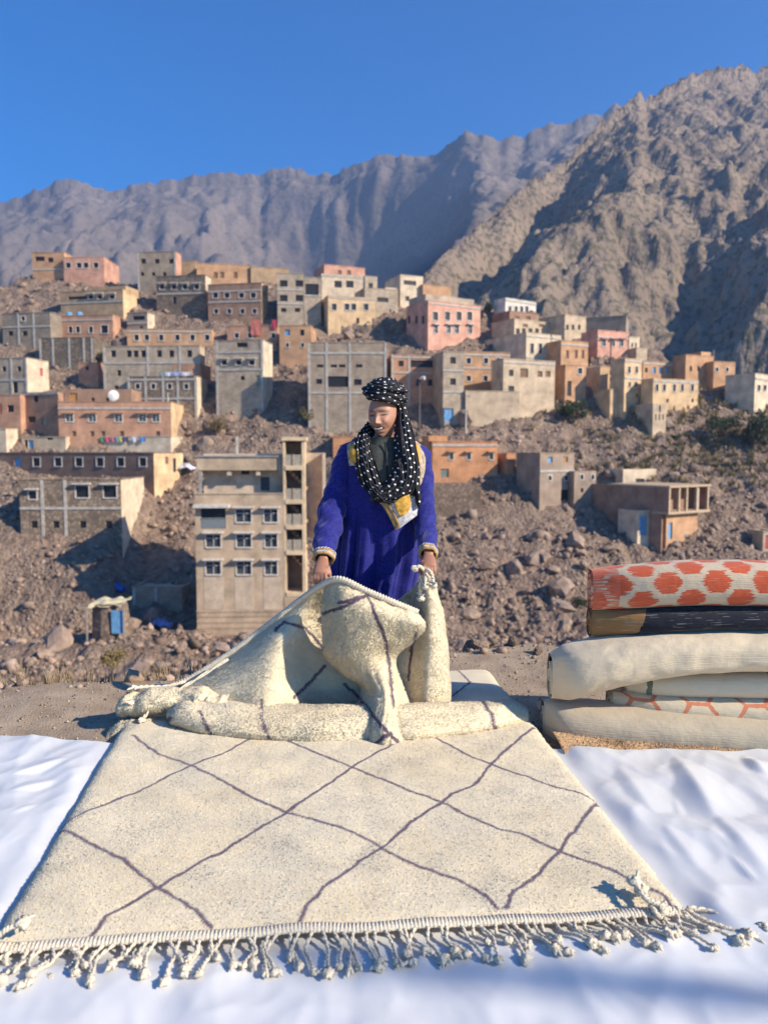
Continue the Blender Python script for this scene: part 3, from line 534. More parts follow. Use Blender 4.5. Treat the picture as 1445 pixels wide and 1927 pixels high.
house(4, 'ruined_stub', 'ruined mud stub with tall slit on the slope below the yellow houses', 660, 792, 750, 955, 20, 540, 'beige', [([(702, 714)], 805, 850, 'd'), (rng(680, 705, 730, w=10), 865, 905, 'd')], cat='ruin', rim=False)
# ---- lower left
house(1, 'block_house', 'grey house with sunlit cream side wall at the left edge', -160, 812, 188, 1060, -12, 340, 'lgrey#b', [(rng(30, 133, w=26), 865, 900, 'd'), ([(92, 122)], 972, 1045, 'd')], beams=(960,), cols=(85, 185), sw=[([(275, 295)], 880, 930, 'r')], sidec='cream')
house(1, 'mud_house', 'small brown hut with white dish beside the long grey house', 536, 842, 668, 960, -6, 704, 'terra', [([(585, 605)], 865, 890, 'd')])
house(1, 'block_house', 'stone house with four framed windows between concrete columns', 872, 935, 1340, 1105, -6, 1415, 'grey#s', [(rng(938, 1044, 1155, 1268, w=28), 984, 1018, 'f')], beams=(955, 1085), cols=(878, 993, 1112, 1212, 1332), blocks=[(874, 838, 1330, 2.2, 7, 'terra', ((922, 860, 955, 895, 'f'), (1030, 862, 1060, 900, 'd'), (1145, 866, 1185, 910, 'd'), (1270, 870, 1300, 910, 'd')))], par=.5, sidec='cream')
house(1, 'mud_house', 'dark terracotta house at the left edge with one window', -140, 1062, 142, 1285, -8, 162, 'terra', [(rng(75, w=42), 1128, 1176, 'd'), ([(0, 14)], 1120, 1190, 'r')])
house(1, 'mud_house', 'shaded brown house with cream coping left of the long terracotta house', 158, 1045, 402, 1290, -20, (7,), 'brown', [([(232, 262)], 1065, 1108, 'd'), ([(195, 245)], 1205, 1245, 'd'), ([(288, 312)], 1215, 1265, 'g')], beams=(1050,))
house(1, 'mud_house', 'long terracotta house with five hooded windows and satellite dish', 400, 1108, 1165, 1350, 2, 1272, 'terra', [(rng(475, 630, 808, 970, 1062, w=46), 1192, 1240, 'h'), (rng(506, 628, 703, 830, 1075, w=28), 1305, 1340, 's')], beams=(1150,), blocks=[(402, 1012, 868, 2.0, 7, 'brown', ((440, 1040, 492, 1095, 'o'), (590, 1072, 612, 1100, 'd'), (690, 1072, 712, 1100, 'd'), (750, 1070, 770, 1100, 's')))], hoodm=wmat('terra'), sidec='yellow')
house(5, 'plaster_house', 'cream walled terrace with laundry line above the long brown house', 465, 80, 1165, 200, -8, 1248, 'cream', [([(480, 505)], 20, 30, 'd')], blocks=[], Yoff=.6, par=.9)
house(5, 'plaster_house', 'cream roof hut with pale blue door above the brown house at left', 150, 82, 450, 200, -10, (4,), 'beige', [([(322, 362)], 84, 100, 'd')], doors=((196, 100, 230, 180, 'b'), (170, 100, 190, 180, 'd')), Yoff=.4)
house(5, 'plaster_house', 'small cream hut at the left edge above the brown house', -120, 28, 45, 160, -10, 88, 'cream', [([(48, 70)], 60, 90, 'd')], Yoff=.5)
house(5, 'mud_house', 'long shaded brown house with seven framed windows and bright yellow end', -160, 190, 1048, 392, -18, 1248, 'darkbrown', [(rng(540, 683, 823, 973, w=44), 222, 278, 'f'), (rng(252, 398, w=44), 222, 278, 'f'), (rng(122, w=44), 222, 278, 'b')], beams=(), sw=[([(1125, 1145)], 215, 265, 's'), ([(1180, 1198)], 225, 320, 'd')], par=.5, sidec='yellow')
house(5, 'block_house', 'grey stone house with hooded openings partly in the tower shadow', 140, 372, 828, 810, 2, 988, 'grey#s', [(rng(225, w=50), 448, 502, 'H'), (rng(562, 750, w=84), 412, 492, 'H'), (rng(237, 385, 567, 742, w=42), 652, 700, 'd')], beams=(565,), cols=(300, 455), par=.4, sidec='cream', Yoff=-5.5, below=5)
house(5, 'block_house', 'low grey block house at the left edge with one white framed window', -160, 604, 138, 775, 4, (6,), 'lgrey#b', [(rng(70, w=42), 648, 698, 'f')], beams=(610,))
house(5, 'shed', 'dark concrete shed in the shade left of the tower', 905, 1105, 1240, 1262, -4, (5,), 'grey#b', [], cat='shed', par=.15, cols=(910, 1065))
# ---- lower right
house(7, 'mud_house', 'orange house with three square windows right of the robe', 60, 232, 612, 590, 10, (8,), 'rust', [(rng(222, 370, 560, w=34), 330, 382, 'h'), ([(130, 200)], 462, 535, 'g')], beams=(262,), blocks=[(58, 178, 220, 2, 6, 'rust', ())], hoodm=wmat('rust'))
house(2, 'mud_house', 'orange wing left of the robe joined behind to the orange house', 1000, 1345, 1290, 1500, 2, (7,), 'rust', [(rng(1060, w=26), 1400, 1440, 'd')])
house(7, 'retaining_wall', 'coarse stone retaining wall below the orange house', 62, 590, 470, 890, 6, (4,), 'stone#s', [], cat='wall', rim=False, par=.2)
house(7, 'mud_house', 'small dark orange shed between orange house and stone house', 690, 335, 765, 560, 24, (4,), 'rust', [], cat='shed')
house(7, 'stone_house', 'brown stone house with shaded side and blue window on the right slope', 972, 330, 1262, 770, 26, 768, 'stone', [([(1042, 1080)], 360, 408, 'b'), ([(1174, 1210)], 360, 405, 'o'), (rng(1058, 1196, w=28), 520, 560, 'f')], doors=((1150, 638, 1226, 735, 'd'),), beams=(480,))
house(7, 'stone_house', 'low crumbling annex right of the brown stone house', 1263, 480, 1450, 760, 20, (6,), 'stone', [(rng(1328, 1420, w=26), 512, 552, 'f'), (rng(1330, w=24), 625, 662, 'd')], rim=False)
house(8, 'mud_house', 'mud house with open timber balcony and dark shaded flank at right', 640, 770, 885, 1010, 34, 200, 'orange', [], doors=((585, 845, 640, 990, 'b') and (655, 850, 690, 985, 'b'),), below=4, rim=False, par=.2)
house(8, 'plaster_house', 'cream annex with pale blue door left of the timber balcony house', 415, 762, 570, 958, 22, (3.5,), 'cream', [], doors=((430, 800, 492, 952, 'b'),), Yoff=-1.6, below=3.5)
house(8, 'plaster_house', 'half ruined yellow room on the hill behind the timber balcony house', 300, 430, 560, 575, 20, (4,), 'cream', [([(400, 470)], 505, 560, 'd')], rim=False)
house(8, 'hut', 'small hut with a red door at the right picture edge', 1402, 925, 1520, 1075, 10, (3,), 'beige', [], doors=((1418, 950, 1470, 1060, 'r'),), cat='hut')

def find(s): return [h for h in HOUSES if s in h[0]['label']][0]
# timber balcony (upper storey frame) of the mud house at right: walls behind and open frame in front
e, B, d, bk, u0, u1, Hh, dp, fr, pix = find('open timber balcony'); I = np.eye(3)
MW = mat('balcony_timber', (.52, .38, .24), vs=5)
X8 = lambda v: 1100 + v / 4.1884
Y8 = lambda v: 780 + v / 4.1884
ua = pix(X8(622), Y8(700))[0]; ub = pix(X8(940), Y8(700))[0]; va = pix(X8(780), Y8(768))[1]; vb = pix(X8(780), Y8(570))[1]
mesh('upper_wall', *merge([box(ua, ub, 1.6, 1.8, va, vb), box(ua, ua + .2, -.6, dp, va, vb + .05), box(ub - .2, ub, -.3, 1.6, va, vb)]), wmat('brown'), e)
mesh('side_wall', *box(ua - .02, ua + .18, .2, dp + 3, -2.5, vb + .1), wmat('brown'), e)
mesh('balcony_floor', *box(ua - .1, ub + .1, -.75, 1.6, va - .1, va + .18), MW, e)
mesh('balcony_roof', *box(ua - .1, ub + .1, -.8, dp, vb, vb + .22), MW, e)
for q in (628, 705, 765, 845, 930):
    uq = pix(X8(q), Y8(700))[0]; mesh('post', *box(uq - .14, uq + .14, -.68, -.42, va + .18, vb - .003), MW, e)
mesh('panel', *box(pix(X8(838), Y8(700))[0], pix(X8(868), Y8(700))[0], -.5, -.4, va + .18, vb - .25), mat('pale_panel', (.5, .45, .38)), e)
# ---- the tall beige tower
MT = wmat('towerc'); MTP = mat('tower_panel', (.60, .46, .32), vs=.8, bump=.2, bs=8)
tw = house(6, 'tower_house', 'tall beige five storey tower house with hooded windows and open stairwell', 135, 596, 890, 1880, 3, (8,), 'towerc', [([(480, 608), (722, 835)], 728, 836, 'h'), ([(222, 345), (486, 608), (730, 832)], 945, 1052, 'h'), ([(222, 345), (486, 608), (730, 832)], 1178, 1288, 'h'), ([(178, 388)], 706, 895, 'd')], cat='tower house', below=5, rim=True, hoodm=M_FRAME)
e, B, d, bk, u0, u1, Hh, dp, fr, pix = HOUSES[-1]
X6 = lambda v: 340 + v / 4.5867
Y6 = lambda v: 800 + v / 4.5867
U = lambda zx, zy: pix(X6(zx), Y6(zy))
for xa, xb in ((205, 372), (470, 632), (715, 862)):
    a_, b_ = U(xa, 1590); c_, d_ = U(xb, 1310); mesh('wall_panel', *pbox(fr, (a_, c_), (b_, d_), (-.02, .05)), MTP, e)
for zy in (1600, 1640, 1690, 1740, 1800):
    v_ = U(500, zy)[1]; mesh('plinth_course', *pbox(fr, (u0 - .02, u1 + .02), (v_ - .16, v_ + .10), (-.045, .04)), MT, e)
a_, b_ = U(120, 712); c_, d_ = U(425, 684); mesh('canopy', *pbox(fr, (a_, c_), (b_, d_), (-.7, .05)), M_FRAME, e)
a_, b_ = U(180, 892); c_, d_ = U(386, 800); rl = mesh('balcony_rail', *merge([pbox(fr, (a_, c_), (b_, d_ - .12), (-.02, .03)), pbox(fr, (a_, c_), (d_ - .08, d_), (-.06, .06))]), mat('rail_metal', (.20, .22, .22), vs=8), e)
# recessed top storey with its own roof band on brackets
ua, v0 = U(150, 596); ub, v1 = U(880, 385); vt = U(500, 276)[1]
o_ = (np.array((0, 1.6, 0.)), fr[1], fr[2], fr[3]); ux = U(672, 580)[0] * 1.02; ux2 = U(750, 580)[0] * 1.02; hz = [(ux, Hh + .25, ux2, Hh + 1.6), (U(505, 400)[0], v1 - .5, U(578, 400)[0], v1 - .1)]
mesh('top_storey', *merge([panel(o_, ua + .3, ub, Hh - .5, vt + .3, hz, .2), (lambda b: (b[0], [q for k, q in enumerate(b[1]) if k != 2]))(box(ua + .3, ub, 1.6, dp, Hh - .5, vt + .3))]), MTP, e)
w_ = mesh('window', *pbox(o_, (ux, ux2), (Hh + .25, Hh + 1.6), (.1, .2)), M_GLASS, e); mesh('vent', *pbox(o_, (hz[1][0], hz[1][2]), (hz[1][1], hz[1][3]), (.1, .2)), M_DARK, e)
mesh('roof_band', *box(ua - .1, ub + .05, .35, dp + .2, v1 - .05, vt), MT, e); mesh('roof_coping', *box(ua - .2, ub + .12, .22, dp + .3, vt + .002, vt + .14), M_GREY_TRIM, e)
for zx in (160, 412, 665, 862):
    uq = U(zx, 400)[0]; mesh('bracket', *box(uq - .2, uq + .2, .5, 1.6, v1 - .55, v1 - .052), MTP, e)
mesh('corner_post', *box(ua, ua + .28, .4, .7, Hh + .1, v1 - .052), M_GREY_TRIM, e); mesh('chimney', *box(U(452, 270)[0], U(470, 270)[0], 2, 2.4, vt, vt + 2.0), M_CONC, e)
# open stairwell
sa = U(890, 1000)[0] + .004; sb = U(1078, 1000)[0]; st_top = U(960, 134)[1]; dpt = 3.2; MS = mat('stair_cream', (.70, .52, .32), vs=1, bump=.2)
mesh('stair_back_wall', *box(sa, sb, dpt, dpt + .25, -4, st_top), MT, e); mesh('stair_side_wall', *box(sb - .3, sb, .0, dpt, -4, st_top), MS, e)
mesh('stair_side_wall', *box(sa, sa + .22, .0, dpt, -4, st_top), MS, e); mesh('stair_roof', *box(sa - .1, sb + .15, -.15, dpt + .3, st_top + .002, st_top + .35), MS, e)
for zy in (368, 660, 880, 1100, 1460):
    v_ = U(960, zy)[1]; mesh('landing', *box(sa + .22, sb - .3, -.08, dpt, v_ - .22, v_ + .2), MS, e)
    if zy < 1400:
        mesh('railing', *merge([box(sa + .22, sb - .3, .05, .1, v_ + .2, v_ + 1.25), box(sa + .9, sa + 1.0, -.02, .05, v_ + .2, v_ + 1.3)]), mat('stair_rail', (.40, .33, .24), vs=5), e)
        V_ = []; 
        for q in range(6): V_.append(box(sa + .4 + q * .32, sa + .72 + q * .32, 1.6, 2.8, v_ - .22 - q * .33 - .33, v_ - .22 - q * .33))
        mesh('stair_flight', *merge(V_), MT, e)
mesh('stair_base_wall', *box(sa + .002, sb, -.04, .2, -5, U(960, 1462)[1] - .2), MT, e)
mesh('rear_wall', *merge([box(sb + .002, sb + 1.9, 2.6, 2.85, U(1100, 640)[1] - 4, U(1100, 240)[1]), box(sb + 1.65, sb + 1.9, .8, 2.6, U(1100, 640)[1] - 4, U(1100, 240)[1])]), MTP, e)
# stone hut with blue door and tarpaulin left of the shed
Bh = at(210, 1180, 70); hh = empty('stone_hut', (Bh[0], Bh[1], Bh[2])); tag(hh, 'small round stone hut with pale blue door and yellow sheet roof', 'hut')
rg = []
for z, r in ((-2, 1.75), (0, 1.7), (1.2, 1.62), (2.3, 1.5)):
    a = np.arange(14) / 14 * 2 * np.pi; rg.append(np.stack([np.cos(a) * r * (1 + .05 * np.sin(5 * a + z)), np.sin(a) * r, 0 * a + z], -1))
mesh('wall', *loft(rg), wmat('stone#s'), hh); mesh('door', *box(.65, 1.65, -1.75, -1.55, -.2, 1.9), M_BLUE, hh)
gx, gy = np.meshgrid(np.linspace(-1.5, 1.5, 14), np.linspace(-1.7, 1.5, 10)); mesh('sheet_roof', np.stack([gx, gy, 2.45 + .25 * fbm(gx * 1.5, gy * 1.5, 2, 4) - .15 * np.maximum(0, -gy)], -1).reshape(-1, 3), grid_faces(10, 14), mat('yellow_sheet', (.62, .53, .33), vs=3), hh)
for q in (1.75, -1.6): mesh('post', *box(q, q + .12, -1.9, -1.78, -1.5, 2.2), mat('grey_wood', (.35, .30, .25)), hh)
# narrow road with low wall across the right slope
pts = [(812, 978), (860, 985), (905, 990), (1000, 996), (1090, 1003), (1200, 1012), (1320, 1024), (1480, 1040)]
rp = np.array([at(x, y, depth_of(y) - 1.0) for x, y in pts]); rp = cr1(rp, 80); rp[:, 2] = hill(rp[:, 0], rp[:, 1], False) + .3
for nm, y0, y1, z0, z1, m in (('road', .4, 3.2, -.5, .05, mat('dirt_road', (.42, .34, .27), vs=1)), ):
    V = []; 
    for p in rp: V += [p + (0, y0, z0), p + (0, y0, z1), p + (0, y1, z1), p + (0, y1, z0)]
    tag(mesh(nm, V, grid_faces(len(rp), 4, True), m), kind='structure')
V = []
for k, p in enumerate(rp): j = .06 * math.sin(k * 2.3); V += [p + (0, -.1, -2.2), p + (0, 0, .42 + j), p + (0, .39, .42 + j), p + (0, .39, -2.2)]
tag(mesh('roadside_wall', V, grid_faces(len(rp), 4, True), wmat('stone#s')), 'long low stone wall edging the road across the right slope', 'wall')
# poles
for k, (x, yt, yb, lab) in enumerate([(611, 735, 800, 'pale pole in front of the wide grey house left of the turban'), (789, 716, 800, 'street lamp pole just right of the turban'), (876, 742, 815, 'pale concrete pole beside the slim grey tower house'), (962, 735, 790, 'thin pole in front of the long retaining wall'), (992, 715, 775, 'thin pole right of the arched house opening'), (1021, 690, 768, 'dark pole on the corner of the beige arched house'), (1057, 618, 685, 'dark pole between cream and orange houses'), (1148, 640, 690, 'thin pole in front of the salmon pink house'), (318, 740, 822, 'white pole on the end of the long terracotta house')]):
    Y = depth_of(yb) - 1.5; p = at(x, yb, Y); h = (yb - yt) / FPX * Y; e = empty('utility_pole', p - np.array((0, 0, 1.5))); tag(e, lab, 'pole')
    mesh('pole', *tube([(0, 0, 0), (0, 0, h * .5 + 1.5), (0, 0, h + 1.5)], np.array([.15, .12, .09]), 8), mat('pole_pale' if k in (0, 2, 8) else 'pole_dark', (.55, .50, .42) if k in (0, 2, 8) else (.16, .13, .11)), e)
    mesh('crossarm', *merge([box(-.5, .5, -.05, .05, h + 1.1, h + 1.2), box(-.45, -.38, -.04, .04, h + 1.2, h + 1.38), box(.38, .45, -.04, .04, h + 1.2, h + 1.38)]), mat('pole_dark', (.16, .13, .11)), e)
    if k == 1: mesh('lamp', *tube([(0, -.1, h + 1.6), (.3, -.3, h + 1.75), (.7, -.5, h + 1.7)], np.array([.1, .22, .26]), 8), mat('lamp_white', (.7, .7, .68)), e)
# satellite dish, laundry and tanks
def on_roof(s, zx, reg, dy=.0, dz=0.): 
    h = find(s); ox, oy, sc = REG[reg]; u = h[9](ox + zx / sc, 700)[0]; P = h[1] + h[2] * u + h[3] * dy; P[2] = h[1][2] + h[6] + .1 + dz; return P
P = on_roof('five hooded windows and satellite', 760, 1, .12); e = empty('satellite_dish', P); tag(e, 'white satellite dish on the roof edge of the long terracotta house', 'dish')
a = np.arange(16) / 16 * 2 * np.pi; rg = [np.stack([np.cos(a) * r, 0 * a + r * r * .5, np.sin(a) * r], -1) for r in (.02, .3, .6, .75)]
v, f = loft(rg); v = v @ np.array(Matrix.Rotation(.6, 3, 'Z')).T + (0.3, -.2, .8); mesh('dish', v, f, mat('dish_white', (.75, .74, .7), bump=0), e); mesh('mount', *tube([(0, 0, 0), (0, 0, .5), (.25, -.1, .8)], .05, 6), mat('pole_dark', (.16, .13, .11)), e)
def cloth(name, P, wd, ht, colr, lab, rz=0):
    gx, gz = np.meshgrid(np.linspace(-wd / 2, wd / 2, 10), np.linspace(0, -ht, 10)); gy = .06 * np.sin(gx * 9 / wd + gz) * (-gz / ht); V = np.stack([gx, gy, gz + .05 * np.abs(gx)], -1).reshape(-1, 3); V2 = V + (0, .015, 0); F = grid_faces(10, 10)
    o = mesh(name, np.concatenate([V, V2]), np.concatenate([F, F + 100]), mat('cloth_%d%d%d' % tuple(int(c * 100) for c in colr), colr, vs=3, bump=0), smooth=True, loc=P); o.rotation_euler = (0, 0, rz); tag(o, lab, 'laundry', 'village laundry')
cloth('hanging_cloth', on_roof('red laundry on its roof', 482, 2, -.2, .9), 1.7, 2.6, (.55, .17, .13), 'large red cloth hung over the terracotta house roof edge')
cloth('hanging_cloth', on_roof('red laundry on its roof', 606, 2, -.2, .9), .9, 1.5, (.45, .06, .09), 'dark red cloth right of the large red cloth')
for zx, c, l in ((1110, (.25, .32, .28), 'dull green cloth'), (1150, (.62, .64, .68), 'pale grey sheet'), (1200, (.35, .40, .58), 'blue cloth'), (1265, (.70, .68, .66), 'white sheet')):
    cloth('hanging_cloth', on_roof('four framed windows between concrete', zx, 1, .05, .55), 1.3, .8, c, l + ' drying on the terrace of the stone column house')
for zx, c, l in ((690, (.10, .25, .12), 'green'), (725, (.55, .10, .18), 'red'), (765, (.5, .16, .2), 'pink red'), (797, (.15, .35, .38), 'teal'), (820, (.55, .48, .15), 'yellow'), (848, (.08, .08, .16), 'navy'), (910, (.6, .6, .62), 'white'), (965, (.10, .25, .55), 'bright blue')):
    cloth('hanging_cloth', on_roof('laundry line above', zx, 5, -.25, -.1), .75, .7, c, l + ' garment on the line above the long brown house')
for zx, nm in ((468, 'left'), (538, 'right')):
    P = on_roof('blue tanks on its roof', zx, 1, .8, -.3); o = mesh('water_tank', *merge([tube([(0, 0, 0), (0, 0, .08), (0, 0, .75), (0, 0, .95), (0, 0, 1.0)], np.array([.5, .55, .55, .4, .15]), 12)]), M_BLUE, loc=P); tag(o, nm + ' one of two blue tanks on the brown house roof', 'tank')
for x, y, c, l in ((302, 1175, (.28, .30, .5), 'blue and cream tarpaulin bundle among the rocks left of the tower'), (213, 1107, (.03, .12, .40), 'bright blue plastic sheet in the shade beside the hut roof'), (352, 882, (.6, .6, .66), 'pile of white and blue bags on the bank beside the yellow end wall')):
    Y = depth_of(y) - 1; p = at(x, y, Y); gx, gy = np.meshgrid(np.linspace(-1.3, 1.3, 18), np.linspace(-1, 1, 14)); V = np.stack([gx, gy, .9 * np.exp(-(gx ** 2 + gy ** 2)) + .25 * fbm(gx * 2, gy * 2, 3, int(x)) - .2], -1).reshape(-1, 3)
    o = mesh('tarpaulin', V, grid_faces(14, 18), mat('tarp_%d' % x, c, vs=1.5, var=.4), smooth=True, loc=p); tag(o, l, 'tarpaulin')

# ---- dry stone terrace walls between the houses
for x0, x1, yt, yb, lab in [(588, 655, 640, 662, 'short dry stone wall above the wide grey house'), (500, 585, 690, 706, 'dry stone wall under the narrow orange house'), (0, 110, 612, 626, 'low stone wall under the scree at far left'), (400, 520, 604, 614, 'dry stone wall under the brown two storey house'), (700, 765, 600, 622, 'dark stone wall between yellow and pink houses'),
        (905, 985, 648, 660, 'stone wall below the pink orange house'), (1110, 1180, 672, 690, 'stone plinth wall below the salmon pink house'), (180, 240, 640, 658, 'stone wall left of the orange row house'), (640, 720, 612, 624, 'rubble wall below the yellow house'), (1045, 1120, 752, 766, 'stone wall below the recessed doorway house'), (1195, 1225, 780, 796, 'short stone wall left of the ruined stub'),
        (0, 60, 820, 838, 'stone wall under the dark terracotta house'), (352, 440, 790, 802, 'stone wall on the bank right of the long terracotta house'), (1290, 1400, 735, 746, 'stone wall below the house with tower room'), (930, 1010, 930, 946, 'stone wall left of the brown stone house'), (880, 1000, 820, 830, 'old field wall above the orange house')]:
    n = max(8, int((x1 - x0) / 4)); V = []
    for k in range(n):
        px = x0 + (x1 - x0) * k / (n - 1); py = yb + 3 * math.sin(k * .7); Y = depth_of(py) - .3; p = at(px, py, Y); h = (yb - yt) / FPX * Y * (1 + .15 * math.sin(k * 2.1)); V += [p + (0, -.15, -2.5), p + (0, 0, h), p + (0, .5, h * 1.02), p + (0, .5, -2.5)]
    tag(mesh('dry_stone_wall', V, grid_faces(n, 4, True), wmat('stone#s')), lab, 'wall')
# ================================================================== FOREGROUND: sheet, rugs
# --- white plastic sheet with folds
def crease(X, Y, a, b, w, h, soft=2.0):           # ridge along a segment on the ground
    a = np.array(a); b = np.array(b); ab = b - a; L = np.linalg.norm(ab); t = np.clip(((X - a[0]) * ab[0] + (Y - a[1]) * ab[1]) / L ** 2, 0, 1)
    dx = X - (a[0] + t * ab[0]); dy = Y - (a[1] + t * ab[1]); s = np.sign(dx * ab[1] - dy * ab[0]); dd = np.hypot(dx, dy)
    return h * np.where(s > 0, np.exp(-(dd / w) ** 1.3), np.exp(-(dd / (w * soft)) ** 1.3)) * (.45 + .55 * np.sin(np.pi * np.clip(t, .0, 1.)))
def gp(px, py): p = ground(px, py, .02); return (p[0], p[1])
def sheet_back(X): return np.interp(X, [-3.2, -1.9, -1.5, .8, 1.0, 1.35, 1.55, 1.8, 2.2, 3], [3.74, 3.76, 3.72, 3.64, 3.58, 3.57, 3.53, 3.58, 3.55, 3.55])
def sheet_z(X, Y):
    rd = lambda x, y, sd: 1 - 2 * np.abs(perlin(x, y, sd))
    z = .014 + .010 * fbm(X * 1.1 + 4, Y * 1.6, 2, 61) + .016 * np.maximum(0, rd(X * 1.5 + Y * .9, Y * .8 - X * .5, 63) - .1) + .009 * rd(X * 3.1 + Y * 1.6, Y * 1.7 - X * .9, 66) + .0040 * rd(X * 6.5 - Y * 2.5, Y * 4.0 + X * 1.5, 71) + .001 * rd(X * 15 + Y * 6, Y * 9, 73)
    for a, b, w_, h in [((1270, 1430), (1345, 1540), .07, .05), ((1345, 1535), (1450, 1650), .06, .036), ((1160, 1440), (1235, 1540), .06, .03), ((1235, 1540), (1320, 1640), .05, .026), ((1400, 1432), (1445, 1470), .06, .05), ((1330, 1590), (1445, 1545), .03, .02), ((1350, 1590), (1445, 1680), .03, .02),
                        ((1180, 1560), (1300, 1560), .02, .012), ((1260, 1480), (1300, 1600), .03, .014), ((0, 1470), (140, 1425), .05, .03), ((0, 1500), (110, 1468), .05, .028), ((0, 1545), (80, 1510), .04, .022), ((20, 1430), (160, 1440), .03, .016), ((0, 1600), (60, 1560), .04, .02), ((1225, 1790), (1300, 1840), .03, .012), ((1140, 1760), (1240, 1835), .02, .010),
                        ((800, 1800), (830, 1925), .015, .006), ((960, 1800), (950, 1925), .015, .005), ((210, 1860), (190, 1927), .012, .006), ((0, 1870), (40, 1840), .03, .015), ((480, 1900), (540, 1850), .03, .008)]:
        z = np.maximum(z, .4 * z + crease(X, Y, gp(*a), gp(*b), w_ * 1.1, h))
    q = [np.array(gp(*c)) for c in ((-22, 1800), (1310, 1728), (925, 1262), (222 + (222 + 22) * .45, 1200))]; m = np.full(np.shape(X), 9.)      # pressed flat under the heavy rug
    for a, b in zip(q, q[1:] + q[:1]):
        e_ = (b - a) / np.linalg.norm(b - a); m = np.minimum(m, e_[0] * (Y - a[1]) - e_[1] * (X - a[0]))
    z = np.maximum(z, .006); return z * (1 - ss(-.10, .0, m)) + .006 * ss(-.10, .0, m)
xs = np.arange(-3.0, 3.0, .012); t = np.linspace(0, 1, 230)
GX, T = np.meshgrid(xs, t); GY = 1.15 + (sheet_back(GX) + .02 * fbm(GX * 3, GX * 0, 3, 5) - 1.15) * T; GZ = sheet_z(GX, GY) * (1 - .0 * T)
M_SHEET = mat('white_sheet', (.66, .655, .635), rough=.36, var=.02, vs=2.5, bump=.06, bs=6, spec=.4, dist=.02)
tag(mesh('plastic_sheet', np.stack([GX, GY, GZ], -1).reshape(-1, 3), grid_faces(*GX.shape), M_SHEET, smooth=True), 'creased white plastic sheet spread on the ground under the rugs', 'sheet')

# --- purple line pattern of the big rug (flat part given where it lies on the ground)
FLAT = [[(107, 1553), (164, 1584), (229, 1619), (294, 1669), (349, 1699), (380, 1722), (396, 1742)], [(160, 1768), (199, 1726), (245, 1702), (294, 1672), (359, 1634), (423, 1599), (498, 1554), (538, 1532), (598, 1489), (662, 1445), (712, 1417), (760, 1390)],
        [(107, 1551), (199, 1514), (264, 1489), (299, 1470), (359, 1442), (423, 1417), (470, 1390)], [(250, 1385), (299, 1420), (359, 1442), (398, 1460), (438, 1482), (473, 1502), (538, 1530), (598, 1547), (667, 1569), (700, 1585), (720, 1599)],
        [(530, 1390), (598, 1420), (662, 1445), (720, 1468), (785, 1495), (830, 1510), (886, 1538), (936, 1561), (981, 1571), (1051, 1603), (1101, 1621), (1146, 1636), (1202, 1663), (1252, 1686), (1267, 1704)],
        [(1005, 1366), (961, 1405), (926, 1438), (891, 1480), (850, 1495), (830, 1510), (770, 1551), (720, 1595), (672, 1624), (623, 1664), (583, 1699), (563, 1732)], [(820, 1390), (886, 1428), (926, 1440), (1001, 1465), (1046, 1483), (1091, 1493), (1124, 1505)],
        [(1124, 1505), (1091, 1551), (1051, 1603), (1001, 1656), (966, 1676), (951, 1708)], [(720, 1599), (790, 1631), (870, 1661), (911, 1686), (936, 1708)], [(850, 1312), (885, 1285), (860, 1262)]]
HANG = [[(520, 1187), (535, 1171), (570, 1180), (588, 1196), (608, 1218)], [(611, 1253), (588, 1278), (552, 1312)], [(610, 1154), (653, 1139), (691, 1121), (700, 1145), (708, 1160), (725, 1205), (732, 1278), (738, 1330)], [(780, 1187), (769, 1278)],
        [(492, 1318), (492, 1351), (500, 1375), (514, 1400)], [(648, 1287), (680, 1315), (707, 1351), (730, 1379), (757, 1408)], [(323, 1351), (287, 1395)], [(376, 1338), (385, 1360), (405, 1392)], [(905, 1318), (925, 1345), (932, 1380)], [(735, 1379), (705, 1400)], [(691, 1121), (640, 1135)]]
ZR = .045
def seg_dist(P, poly):
    d = np.full(len(P), 9.)
    for a, b in zip(poly[:-1], poly[1:]):
        a = np.array(a); ab = np.array(b) - a; t = np.clip(((P - a) @ ab) / (ab @ ab + 1e-12), 0, 1); d = np.minimum(d, np.linalg.norm(P - a - t[:, None] * ab, axis=1))
    return d
FLATW = [np.array([ground(x, y, ZR)[:2] for x, y in pl]) for pl in FLAT]
CREAM = np.array((.86, .74, .52)); PURP = np.array((.185, .135, .175))
def line_flat(P):
    q = P[:, :2] + .006 * np.stack([fbm(P[:, 0] * 14, P[:, 1] * 14, 2, 81), fbm(P[:, 0] * 14, P[:, 1] * 14, 2, 82)], -1)
    return np.min([seg_dist(q, pl) for pl in FLATW], 0)
def line_hang(P):
    x, y, d = proj(P); q = np.stack([x, y], -1); q = q + 1.5 * np.stack([fbm(x / 14, y / 14, 2, 83), fbm(x / 14, y / 14, 2, 84)], -1)
    return np.min([seg_dist(q, pl) for pl in HANG], 0) * d / FPX
def colour(P, dist, wd=.0068):
    k = ss(wd * .75, wd * 1.35, dist)[:, None]; v = 1 + .09 * fbm(P[:, 0] * 5, P[:, 1] * 5 + P[:, 2] * 6, 3, 91)[:, None]
    c = CREAM * v * (1 - np.array((.0, .02, .06)) * np.clip(fbm(P[:, 0] * 2.2, P[:, 1] * 2.2 + P[:, 2], 2, 95)[:, None], -1, 1)); return c * k + PURP * (1 - k)
M_WOOL = mat('rug_wool', (1, 1, 1), rough=.95, var=.0, col2=(.93, .93, .92), vs=60, bump=.35, bs=220, attr=True, spec=.1, dist=.004, sheen=.25)
